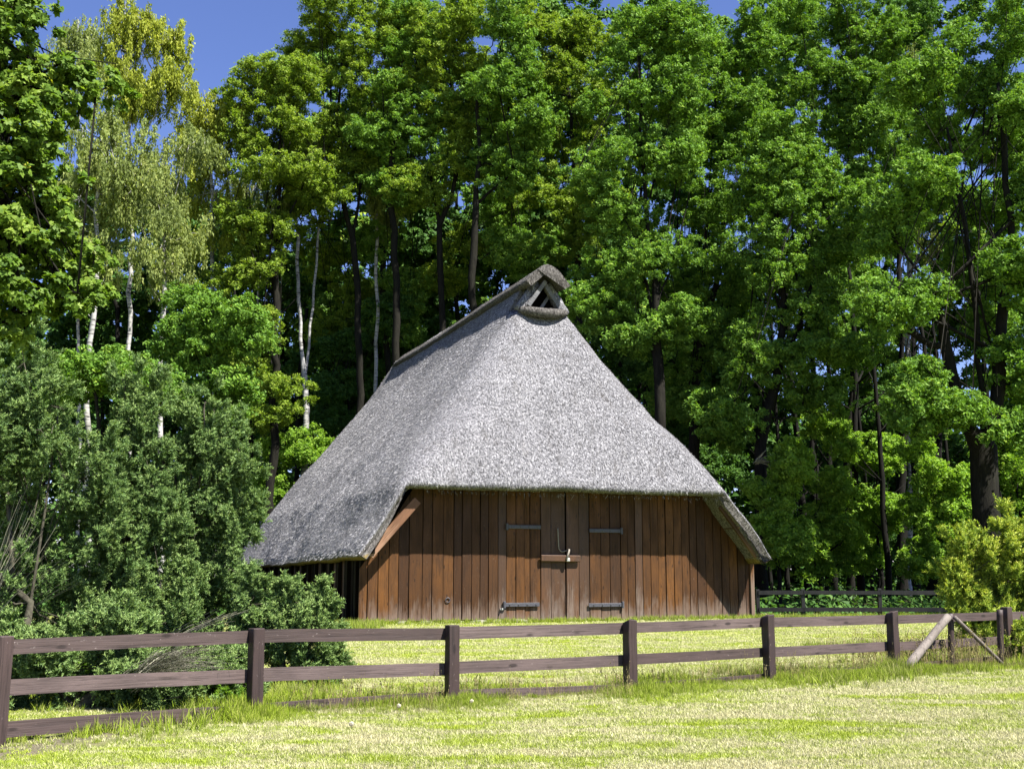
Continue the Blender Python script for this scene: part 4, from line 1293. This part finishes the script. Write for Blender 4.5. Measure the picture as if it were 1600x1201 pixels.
# the great oak
make_tree('oak_tree', 'great oak with massive trunk and spreading black limbs at the right edge', 'tree', 43,
          [[(1541, 960), (1541, 840), (1538, 760), (1537, 700), (1535, 640), (1527, 560), (1524, 480), (1516, 420), (1508, 350), (1495, 290), (1480, 200)],
           [(1537, 710), (1515, 670), (1490, 600), (1478, 540), (1468, 480), (1448, 440), (1420, 405), (1395, 370)],
           [(1538, 690), (1555, 640), (1562, 560), (1567, 480), (1575, 420), (1580, 340), (1570, 240), (1560, 130)],
           [(1478, 560), (1455, 540), (1425, 520), (1395, 500)], [(1480, 590), (1450, 575), (1430, 545), (1405, 525)], [(1575, 430), (1610, 400), (1660, 360)], [(1520, 470), (1500, 430), (1485, 400), (1478, 350)],
           [(1468, 490), (1465, 440), (1455, 400), (1460, 350)], [(1525, 480), (1545, 430), (1550, 350)], [(1567, 480), (1600, 470), (1640, 480)]],
          [(1500, 60, 60, 60, 1), (1570, 40, 60, 60, 0), (1440, 130, 50, 40, 0), (1530, 150, 50, 45, 1), (1600, 150, 60, 50, -1), (1470, 220, 55, 40, 1), (1420, 280, 55, 40, -1), (1560, 230, 45, 40, 2), (1390, 350, 45, 35, 0), (1460, 310, 40, 35, 2), (1530, 330, 35, 30, 4),
           (1620, 300, 50, 50, 0), (1430, 470, 40, 25, 0), (1390, 480, 45, 25, -1), (1500, 400, 30, 25, 4), (1600, 420, 40, 40, -1), (1560, 500, 30, 20, 2), (1610, 560, 45, 40, -1), (1500, 645, 40, 20, -1.5), (1590, 610, 40, 25, 3), (1460, 640, 45, 22, -2), (1590, 680, 50, 30, -2), (1440, 600, 40, 20, -1), (1545, 440, 30, 25, 4)],
          0.52, n_leaf=130000, rc=0.85, seed=24, twig=0.011, **OAK)
# one more oak outside the right edge, whose shade falls on the dark fence
make_tree('oak_tree', 'oak just outside the right edge shading the far fence', 'tree', 34,
          [[(2080, 960), (2080, 700), (2080, 500), (2080, 250)], [(2080, 560), (2200, 400)], [(2080, 560), (1960, 400)]],
          [(2080, 180, 200, 150), (1990, 380, 130, 130), (2180, 380, 140, 130), (2080, 500, 150, 100)], 0.4, n_leaf=26000, leaf=(.34, .22), rc=1.5, seed=25, **OAK)

# --- understory: young trees and bushes between the trunks; sapling leaf colour carries their sunlit look
US = dict(leafm=M['sapling_leaf'], barkm=M['dark_bark'], kind='oakspray')
under = [
    ('sapling', 'bright young tree right beside the lower roof edge', 47, 1215, [(1215, 760, 40, 45), (1235, 830, 45, 50), (1200, 850, 30, 50), (1250, 720, 35, 35)], 26000),
    ('sapling', 'light green sapling thicket behind the dark fence near the barn', 52, 1290, [(1290, 760, 40, 45), (1310, 850, 50, 50), (1270, 860, 40, 40), (1300, 680, 40, 35)], 26000),
    ('sapling', 'sapling with pale leaves in front of the upright trunks', 54, 1370, [(1370, 720, 35, 45), (1380, 800, 45, 40), (1360, 870, 45, 35)], 24000),
    ('sapling', 'yellow green sapling left of the great oak trunk', 50, 1465, [(1440, 740, 30, 40), (1475, 800, 40, 45), (1450, 870, 45, 35), (1500, 770, 25, 35)], 24000),
    ('sapling', 'bright leaves low behind the great oak at the right edge', 52, 1590, [(1590, 750, 30, 50), (1600, 830, 35, 50), (1575, 690, 25, 30)], 16000),
    ('sapling', 'bright bush at the foot of the white double birch', 57, 440, [(430, 730, 40, 30), (460, 700, 35, 30), (410, 780, 35, 35), (440, 790, 40, 30)], 18000),
    ('sapling', 'shaded thicket right of the white double birch above the roof slope', 60, 545, [(530, 600, 35, 40), (550, 540, 40, 40), (520, 650, 30, 30), (580, 500, 40, 35), (620, 480, 35, 30)], 30000),
    ('sapling', 'dim young trees behind the right roof slope below the ridge', 56, 1010, [(1000, 560, 35, 40), (1040, 610, 40, 40), (970, 510, 35, 35), (1080, 660, 40, 40), (1120, 720, 35, 35)], 30000),
    ('sapling', 'green thicket above the junipers under the old birch', 44, 330, [(330, 560, 45, 35), (290, 540, 40, 30), (360, 600, 45, 40), (370, 520, 40, 35), (310, 490, 40, 30)], 26000),
    ('sapling', 'dark leaved thicket left behind the juniper tops', 42, 150, [(140, 590, 45, 30), (190, 580, 40, 25), (110, 600, 40, 30), (230, 600, 45, 30)], 16000),
]
for i, (nm, lab, Y, x0, lobes, n) in enumerate(under):
    make_tree(nm, lab, 'young tree', Y, [[(x0, 900), (x0, lobes[0][1] + 30), (lobes[0][0], lobes[0][1])], [(x0, lobes[1][1] + 20), (lobes[1][0], lobes[1][1])]], lobes,
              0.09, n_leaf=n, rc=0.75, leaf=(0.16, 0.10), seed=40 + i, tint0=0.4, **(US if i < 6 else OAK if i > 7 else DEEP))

# --- bulk crowns deeper in the wood, and their trunks
random.seed(99)
deep_specs = [
    (300, 74, [(290, 420, 80, 70), (340, 520, 90, 70), (230, 480, 70, 70), (300, 640, 100, 60)]),
    (480, 72, [(470, 430, 80, 60), (520, 370, 60, 50), (540, 500, 80, 70), (440, 560, 80, 70), (500, 640, 90, 70)]),
    (640, 76, [(640, 400, 80, 60), (700, 360, 60, 50), (640, 490, 90, 60), (560, 580, 70, 70), (720, 440, 60, 40), (620, 300, 60, 50), (560, 360, 60, 50), (500, 440, 60, 50)]),
    (800, 74, [(800, 360, 80, 60), (760, 420, 70, 50), (850, 420, 70, 50), (820, 240, 80, 60), (720, 230, 60, 60)]),
    (960, 72, [(940, 400, 80, 60), (900, 320, 70, 50), (1000, 470, 80, 60), (960, 540, 70, 50), (960, 200, 80, 60)]),
    (1060, 74, [(1060, 340, 60, 60), (1050, 500, 70, 70), (1080, 620, 80, 60), (1100, 230, 70, 60)]),
    (1180, 76, [(1170, 480, 60, 60), (1170, 620, 70, 60), (1200, 700, 80, 60), (1240, 640, 60, 50), (1200, 160, 60, 60)]),
    (1330, 78, [(1330, 650, 70, 60), (1280, 720, 80, 60), (1240, 800, 70, 60), (1360, 560, 60, 50), (1380, 730, 80, 60), (1330, 820, 90, 50)]),
    (1480, 78, [(1470, 690, 60, 50), (1530, 740, 80, 60), (1440, 800, 80, 60), (1600, 660, 70, 60), (1560, 830, 90, 50)]),
    (150, 76, [(150, 480, 80, 60), (90, 560, 80, 60), (180, 600, 80, 60)]),
    (60, 62, [(40, 620, 90, 60), (120, 680, 90, 60), (30, 540, 80, 50)]),
    (1700, 60, [(1700, 300, 90, 120), (1680, 500, 80, 90), (1720, 650, 90, 80)]),
    (-250, 60, [(-250, 300, 120, 120), (-200, 500, 100, 90), (-240, 650, 90, 80)]),
]
for k_, (x0, Y, lobes) in enumerate([(200, 70, [(170, 350, 60, 60), (230, 430, 60, 60), (140, 440, 60, 60), (300, 380, 60, 60), (110, 300, 50, 60)]),
        (380, 68, [(380, 380, 60, 60), (430, 450, 60, 60), (350, 470, 60, 60), (390, 560, 70, 60), (420, 660, 60, 60)]),
        (560, 66, [(640, 520, 60, 50), (600, 560, 60, 50), (520, 440, 50, 50), (560, 480, 60, 50), (610, 470, 60, 50), (530, 580, 60, 60), (660, 440, 50, 50), (560, 380, 50, 40)]),
        (740, 66, [(700, 420, 50, 45), (760, 390, 50, 45), (800, 330, 50, 45), (680, 370, 40, 40), (850, 330, 50, 45)]),
        (980, 64, [(940, 480, 45, 50), (1000, 560, 50, 60), (1060, 600, 50, 60), (960, 400, 50, 50), (1110, 680, 50, 50)])]):
    deep_specs.append((x0, Y, lobes))
for i, x0 in enumerate(range(520, 1760, 95)):
    deep_specs.append((x0, 66 + (i * 7) % 11, [(x0 + random.uniform(-25, 25), yy + random.uniform(-20, 20), 62, 58) for yy in (([] if x0 < 600 else [20]) + [110, 200, 290, 380, 470, 550])]))
for i, (x0, Y, lobes) in enumerate(deep_specs):
    ty = min(l[1] for l in lobes)
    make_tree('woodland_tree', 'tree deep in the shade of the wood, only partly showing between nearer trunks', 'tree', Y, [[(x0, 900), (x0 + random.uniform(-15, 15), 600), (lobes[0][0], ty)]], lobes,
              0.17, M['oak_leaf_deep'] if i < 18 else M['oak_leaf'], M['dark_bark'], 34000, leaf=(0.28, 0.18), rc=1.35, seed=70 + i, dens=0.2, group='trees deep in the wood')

# dark slender stems in the wood
random.seed(12)
stem_px = [385, 372, 425, 450, 520, 545, 1205, 1232, 1262, 1285, 1302, 1345, 1362, 1385, 1430, 1483, 1500, 1575, 395, 330]
stem_meshes = []
for v in range(4):
    m = MB(); H = 17
    pts = []; x = y = 0.0
    for k in range(14):
        x += random.uniform(-.09, .09); y += random.uniform(-.09, .09)
        pts.append(Vector((x * (k > 0), y * (k > 0), -0.2 + H * k / 13)))
    m.tube(pts, [0.17 * (1 - 0.045 * k) for k in range(14)], 8, jit=0.05)
    for k in range(9):
        i0 = random.randint(3, 12); p = pts[i0]; a = random.uniform(0, 2 * PI); L = random.uniform(1.2, 3.0)
        q = [p + Vector((math.cos(a), math.sin(a), 0.7)) * L * t_ + Vector((0, 0, .3 * t_ * t_)) for t_ in (0, .35, .7, 1)]
        m.tube(q, [0.05, 0.035, 0.022, 0.01], 5)
    stem_meshes.append(m.mesh('trunk', M['dark_bark'], smooth=True))
for i, px in enumerate(stem_px):
    Y = random.uniform(52, 70)
    P = at(px, 900, Y)
    o = link('slender_tree', stem_meshes[i % 4]); o.location = (P.x, Y, 0)
    o.rotation_euler = (random.uniform(-.04, .04), random.uniform(-.04, .04), random.uniform(0, 6.28))
    o.scale = (random.uniform(.7, 1.3),) * 2 + (random.uniform(.8, 1.1),)
    tag(o, 'one of the bare dark stems standing in the shaded wood behind the barn', 'tree', 'slender dark stems in the wood')

# far wood that closes the view at eye level
def far_wood():
    r = np.random.default_rng(5)
    n = 150000
    X = r.uniform(-75, 80, n); Y = r.uniform(86, 100, n)
    hgt = np.where(X / 92 * F + 800 > 1150, 16.5, 25) * np.array([0.85 + 0.3 * mnoise.noise(Vector((x * .12, 0, 3))) for x in X])
    Z = r.random(n) * hgt
    P = np.stack([X, Y, Z], 1)
    keep = np.array([mnoise.noise(Vector((p[0] * .35, p[1] * .35, p[2] * .35))) > -0.35 for p in P])
    P = P[keep]; n = len(P)
    N = unit(r.normal(0, .6, (n, 3)) + np.array([.2, -.5, .6])); D = unit(np.cross(N, r.normal(0, 1, (n, 3))))
    V_, F_, T_ = leaf_arrays(P, D, N, r.uniform(.5, .9, n), r.uniform(.35, .6, n), np.clip(r.normal(.5, .25, n), 0, 1))
    tag(link('far_woodland', np_mesh('far_woodland', V_, F_, M['oak_leaf_deep'], T_)), 'unbroken far woodland behind the nearer trunks', 'woodland', kind='stuff')
far_wood()

# --- junipers
JU = dict(leafm=M['juniper_needle'], barkm=M['twig'], mode='needle', kind='spray', leaf=(0.075, 0.026), flat=1.55, tint0=0.45, tintv=0.2, twig=0.006)
def juniper(label, Y, stems, lobes, n, seed, rc=0.26, mat=None, dens=0.15, name='juniper_bush', r_base=0.07, leaf=None, cat='bush', kind='spray'):
    k = dict(JU); k['kind'] = kind
    if mat: k['leafm'] = mat
    if leaf: k['leaf'] = leaf
    return make_tree(name, label, cat, Y, stems, lobes, r_base, n_leaf=n, rc=rc, seed=seed, dens=dens, **k)
juniper('tall ragged juniper cut by the left edge, brown bare twigs inside', 15.6,
        [[(20, 1110), (20, 900), (10, 750), (20, 600)], [(20, 1000), (70, 800), (90, 650)], [(20, 1000), (-60, 850), (-60, 700)]],
        [(30, 620, 65, 60), (90, 680, 50, 70), (-30, 680, 60, 90), (40, 760, 60, 60, .3), (130, 740, 35, 60), (10, 870, 60, 50, .6), (60, 970, 70, 60, .4), (110, 850, 50, 60, .3), (-20, 980, 50, 60), (150, 800, 35, 60, .3)], 13000, 200)
juniper('juniper with the tallest plume left of the barn roof', 16.6,
        [[(190, 1090), (195, 900), (205, 750), (215, 600)], [(190, 1000), (160, 850), (160, 700)], [(190, 960), (240, 820), (255, 720)]],
        [(215, 650, 36, 62), (190, 720, 40, 50), (240, 740, 30, 50), (165, 790, 40, 50), (220, 800, 50, 55), (250, 830, 25, 50), (180, 880, 55, 55), (230, 930, 50, 60), (150, 960, 50, 60), (200, 1030, 60, 45), (255, 1010, 40, 50)], 13500, 201)
juniper('juniper column nearest to the low left end of the thatch', 17.6,
        [[(320, 1080), (325, 900), (330, 750), (335, 630)], [(320, 960), (360, 850), (375, 760)], [(320, 980), (290, 850), (290, 720)]],
        [(335, 655, 40, 50), (350, 715, 42, 50), (300, 720, 30, 50), (345, 780, 50, 50), (295, 800, 35, 50), (365, 830, 30, 50), (320, 870, 50, 50), (300, 940, 50, 55), (355, 930, 30, 60), (330, 1000, 50, 50), (290, 1040, 50, 40)], 13000, 202)
juniper('dense low juniper skirt between the first two fence posts', 13.6,
        [[(120, 1115), (120, 1060)], [(120, 1090), (60, 1040)], [(120, 1090), (200, 1040)]],
        [(40, 1050, 60, 40), (110, 1045, 60, 45), (180, 1055, 60, 40), (60, 1112, 70, 22), (160, 1112, 70, 22), (250, 1100, 50, 24), (-10, 1090, 50, 40), (20, 1010, 40, 30), (200, 1000, 40, 30)], 17000, 210, rc=0.22)
juniper('dark juniper foot behind the second fence post', 14.4,
        [[(330, 1100), (330, 1060)], [(330, 1080), (290, 1050)], [(330, 1080), (370, 1050)]],
        [(300, 1065, 50, 35), (360, 1060, 40, 35), (330, 1095, 60, 16)], 6500, 211, rc=0.2)
juniper('low spreading juniper in front of the shaded barn side wall', 16.4,
        [[(440, 1085), (440, 1030), (450, 960)], [(440, 1050), (390, 990), (380, 945)], [(440, 1050), (480, 990), (500, 950)], [(440, 1060), (500, 1030), (525, 1010)], [(440, 1060), (390, 1050), (370, 1030)]],
        [(400, 945, 34, 22), (460, 950, 34, 26), (492, 945, 18, 18), (450, 985, 40, 22), (420, 1030, 50, 30), (475, 1025, 38, 26), (505, 1020, 16, 20), (380, 1010, 30, 40), (440, 1065, 55, 25), (370, 1060, 35, 30)], 9000, 203, rc=0.2)
juniper('small low juniper shoots under the middle rail left of the second post', 14.2,
        [[(260, 1110), (265, 1080)]], [(250, 1085, 40, 24), (320, 1080, 40, 22), (180, 1095, 40, 26), (100, 1090, 45, 26), (360, 1085, 20, 16)], 26000, 204, rc=0.16, mat=M['sapling_leaf'], leaf=(0.06, 0.035), name='low_shrub', kind='tri')
juniper('yellow green feathery bush behind the fence at the right edge', 24.5,
        [[(1545, 1000), (1545, 950), (1550, 870)], [(1545, 960), (1500, 920), (1490, 880)], [(1545, 960), (1600, 900)]],
        [(1520, 880, 32, 30), (1560, 865, 40, 30), (1595, 870, 30, 40), (1495, 905, 22, 22), (1510, 935, 30, 28), (1560, 930, 40, 45), (1600, 940, 30, 60), (1530, 970, 25, 25), (1580, 985, 30, 25), (1640, 900, 35, 70)], 11000, 205, rc=0.28, mat=M['thuja_needle'], leaf=(0.10, 0.035), name='feathery_bush')
juniper('small leafy plant outside the fence at the right edge', 20.3,
        [[(1598, 1035), (1598, 1000)]], [(1600, 1010, 14, 18), (1610, 985, 16, 16)], 500, 206, rc=0.12, mat=M['thuja_needle'], leaf=(0.07, 0.03), name='leafy_plant', cat='plant')

# bundle of dead branches lying inside the junipers
def twigs(label, Y, root_px, tips, n, seed, r0=0.012):
    random.seed(seed)
    R0 = at(root_px[0], root_px[1], Y)
    m = MB()
    for i in range(n):
        t0 = random.choice(tips)
        T = at(t0[0] + random.gauss(0, t0[2]), t0[1] + random.gauss(0, t0[3]), Y + random.uniform(-.5, .5))
        S = R0 + Vector((random.gauss(0, .06), random.gauss(0, .15), random.gauss(0, .05)))
        mid = S.lerp(T, .5) + Vector((0, random.gauss(0, .06), random.uniform(0.02, .12)))
        pts = [S, S.lerp(mid, .55) + Vector((0, 0, .02)), mid, mid.lerp(T, .5) + Vector((random.gauss(0, .02), 0, random.gauss(.01, .02))), T]
        m.tube([p - R0 for p in pts], [r0, r0 * .8, r0 * .6, r0 * .42, r0 * .2], 3, cap=False)
    o = m.build('dead_branch', M['dead_twig']); o.location = R0
    tag(o, label, 'dead branch')
twigs('sheaf of pale dead twigs fanning out between the rails left of the second post', 13.25, (205, 1062), [(330, 1012, 18, 8), (300, 1025, 18, 10), (340, 1040, 14, 8), (270, 1018, 20, 8)], 150, 1, 0.006)
twigs('grey brown dead twigs leaning out of the juniper at the left edge', 15.7, (-40, 1010), [(30, 800, 20, 30), (55, 830, 20, 30), (20, 880, 20, 20), (110, 900, 20, 20)], 70, 2, 0.009)
twigs('bare pale branch reaching from the junipers towards the low spreading one', 15.4, (190, 1050), [(350, 965, 12, 6), (370, 955, 12, 6)], 16, 3, 0.014)
twigs('whitish dead twigs of the oak beside the right roof slope', 47.5, (1180, 722), [(1205, 702, 4, 6), (1215, 712, 6, 8), (1220, 730, 4, 8), (1200, 722, 5, 3)], 16, 6, 0.03)

# ------------------------------------------------------------------ grass
def in_barn(P, pad=0.05):
    d = P[:, :2] - np.array([BM.x, BM.y])
    u = d @ np.array([U.x, U.y]); v = d @ np.array([Vv.x, Vv.y])
    return (np.abs(u) < 6.6) & (v > -pad) & (v < 22)
def with_z(P): 
    return np.array([[p[0], p[1], gz(p[0], p[1])] for p in P])
def fence_d(P): return P[:, 0] * 0.581 - P[:, 1] * 0.814 + 11.97

rg = np.random.default_rng(31)
def sample_lawn(n, y0, y1, side=0.52):
    t = rg.random(n)
    Y = 1 / (1 / y0 + (1 / y1 - 1 / y0) * t)        # density falls off with the square of the distance
    X = rg.uniform(-1, 1, n) * side * Y
    return np.stack([X, Y], 1)
mown = [tuft('mown_tuft', 46, 0.040, 0.10, 0.0065, M['mown_grass'], s, lean=1.3) for s in range(4)]
P = sample_lawn(90000, 8.3, 42)
P = P[~in_barn(P)]
soil = (np.abs(P[:, 0] * 0.768 - P[:, 1] * 0.641 + 10.33) < 0.62) & (P[:, 0] < -2.75)
P = P[~(soil & (rg.random(len(P)) < 0.9))]
sc = 0.75 + 0.55 * (P[:, 1] / 14 - 0.5) * 0.6
scatter('mown_grass', 'short mown grass and cut straw over the meadow', with_z(P), sc * rg.uniform(.7, 1.3, len(P)), mown, 1)

longs = [tuft('long_tuft', 34, 0.20, 0.11, 0.009, M['long_grass'], 20 + s, lean=0.45) for s in range(4)]
seeds = [tuft('seed_tuft', 5, 0.46, 0.10, 0.0045, M['seed_grass'], 30 + s, lean=0.22, seed_head=True) for s in range(3)]
def along_fence(n, x_lo, x_hi, w, off=0.0):
    s = rg.uniform(x_lo, x_hi, n)
    xs = [p.x for p in FP]; ys = [p.y for p in FP]
    x = s; y = np.interp(x, xs, ys)
    d = rg.normal(off, w, n)
    return np.stack([x + d * 0.581, y - d * 0.814], 1)
A1 = along_fence(4600, -3.1, 9.5, 0.30, 0.18)
A2 = along_fence(1200, -3.1, 9.5, 0.6, -0.25)
A3 = along_fence(90, -5.2, -3.0, 0.25, -0.25)
A4 = along_fence(60, -5.2, -3.0, 0.35, 0.45)
AP = np.vstack([A1, A2, A3, A4])
pat = np.array([mnoise.noise(Vector((p[0] * .8, p[1] * .8, 5))) for p in AP])
siz = np.clip(0.80 + pat * 0.9, 0.35, 1.4) * rg.uniform(.6, 1.15, len(AP))
siz[len(A1):len(A1) + len(A2)] *= 0.85
siz[-60:] *= 0.6
fy = np.interp(AP[:, 0], [p.x for p in FP], [p.y for p in FP])
infront = AP[:, 1] < fy - 0.02
dp = np.min([np.hypot(AP[:, 0] - p.x, AP[:, 1] - p.y) for p in FP], axis=0)
fac = np.where(AP[:, 0] > 3.8, 0.95, np.where(AP[:, 0] > 1.3, 0.52, 0.42)) + 0.5 * np.exp(-(dp / 0.45) ** 2)
siz = np.where(infront & (AP[:, 0] > -3.1), siz * fac, siz)
k_ = siz > 0.22
scatter('fence_grass', 'long bright green grass along the foot of the board fence', with_z(AP[k_]), siz[k_], longs, 2)
B1 = along_fence(260, -2.6, 8.8, 0.35, 0.0)
B2 = np.stack([rg.normal(6.9, 0.75, 170), rg.normal(19.6, 0.35, 170)], 1)
B3 = np.stack([rg.normal(6.9, 0.7, 60), rg.normal(19.6, 0.3, 60)], 1)
BPt = np.vstack([B1, B2])
scatter('seed_grass', 'thin seeding grass stalks along the fence, thickest by the pole trestle', with_z(BPt), np.concatenate([rg.uniform(.5, .95, 260), rg.uniform(.9, 1.35, 170)]), seeds, 3)
# scattered tussocks on the meadow, at the wall foot, round the junipers and along the far fence
Q = sample_lawn(5200, 9, 40)
pn = np.array([mnoise.noise(Vector((p[0] * .45, p[1] * .9, 1))) for p in Q])
Q = Q[(pn > 0.22) & ~in_barn(Q, .3)]
q2 = np.stack([rg.uniform(-6.6, 6.7, 420), rg.normal(-0.35, .16, 420)], 1)
Q2 = np.array([[BM.x + a * U.x + b * Vv.x, BM.y + a * U.y + b * Vv.y] for a, b in q2 if b < -.08])
Q3 = np.stack([rg.uniform(8.2, 20, 700), rg.normal(37.9, .5, 700)], 1)
Q4 = np.stack([rg.uniform(-7.5, -2.2, 900), rg.normal(14.9, .7, 900)], 1)
Q5 = np.stack([rg.uniform(-5.5, -3.6, 500), rg.uniform(29.5, 33, 500)], 1)
Q6 = np.stack([rg.uniform(6, 13, 500), rg.uniform(22.5, 24.5, 500)], 1)
ALL = np.vstack([Q, Q2, Q3, Q4, Q5, Q6])
SS = np.concatenate([rg.uniform(.18, .34, len(Q)), rg.uniform(.5, 1.1, len(Q2)), rg.uniform(.6, 1.2, len(Q3)), rg.uniform(.4, 1.0, len(Q4)), rg.uniform(.8, 1.5, len(Q5)), rg.uniform(.5, 1.2, len(Q6))])
scatter('grass_tussocks', 'uncut grass tussocks at the wall foot, under the bushes and in the meadow', with_z(ALL), SS, longs, 4)

# ground cover in the shade of the wood
r5 = np.random.default_rng(77)
n = 42000
X = r5.uniform(-45, 45, n); Y = 39.4 + r5.random(n) ** 1.5 * 40
P3 = np.stack([X, Y], 1); P3 = P3[~in_barn(P3, 0.3)]
n = len(P3)
Z = np.abs(r5.normal(0, .45, n)) * (0.6 + np.array([mnoise.noise(Vector((p[0] * .4, p[1] * .4, 0))) for p in P3]))
P3 = np.column_stack([P3, np.maximum(Z, 0.02)])
N3 = unit(r5.normal(0, .5, (n, 3)) + np.array([0.1, -.3, .9])); D3 = unit(np.cross(N3, r5.normal(0, 1, (n, 3))))
V_, F_, T_ = leaf_arrays(P3, D3, N3, r5.uniform(.12, .3, n), r5.uniform(.08, .18, n), np.clip(r5.normal(.4, .25, n), 0, 1))
tag(link('forest_undergrowth', np_mesh('forest_undergrowth', V_, F_, M['oak_leaf_deep'], T_)), 'low leafy undergrowth on the floor of the wood', 'undergrowth', kind='stuff')

# seeding flower heads by the fence
random.seed(3)
fm = MB(); 
bm = bmesh.new(); bmesh.ops.create_icosphere(bm, subdivisions=1, radius=0.028)
head = bpy.data.meshes.new('flower'); bm.to_mesh(head); bm.free(); head.materials.append(M['flower'])
for px, py, lab in ((623, 1102, 'white dandelion clock left of the third post'), (549, 1130, 'white dandelion clock low in front of the bottom rail'), (737, 1095, 'white dandelion clock just right of the third post')):
    r = ray(px, py); Yf = gpt(px, py + 10).y
    p = at(px, py, Yf)
    e = empty('dandelion', Vector((p.x, Yf, 0))); tag(e, lab, 'flower')
    h = link('flower_head', head, e); h.location = (0, 0, max(p.z, .06))
    m = MB(); m.tube([(0, 0, 0), (0.004, 0, max(p.z, .06))], 0.003, 4); m.build('stalk', M['long_grass'], e)
print('tris', sum(len(me.polygons) * (2 if len(me.polygons) and me.polygons[0].loop_total == 4 else 1) for me in bpy.data.meshes))
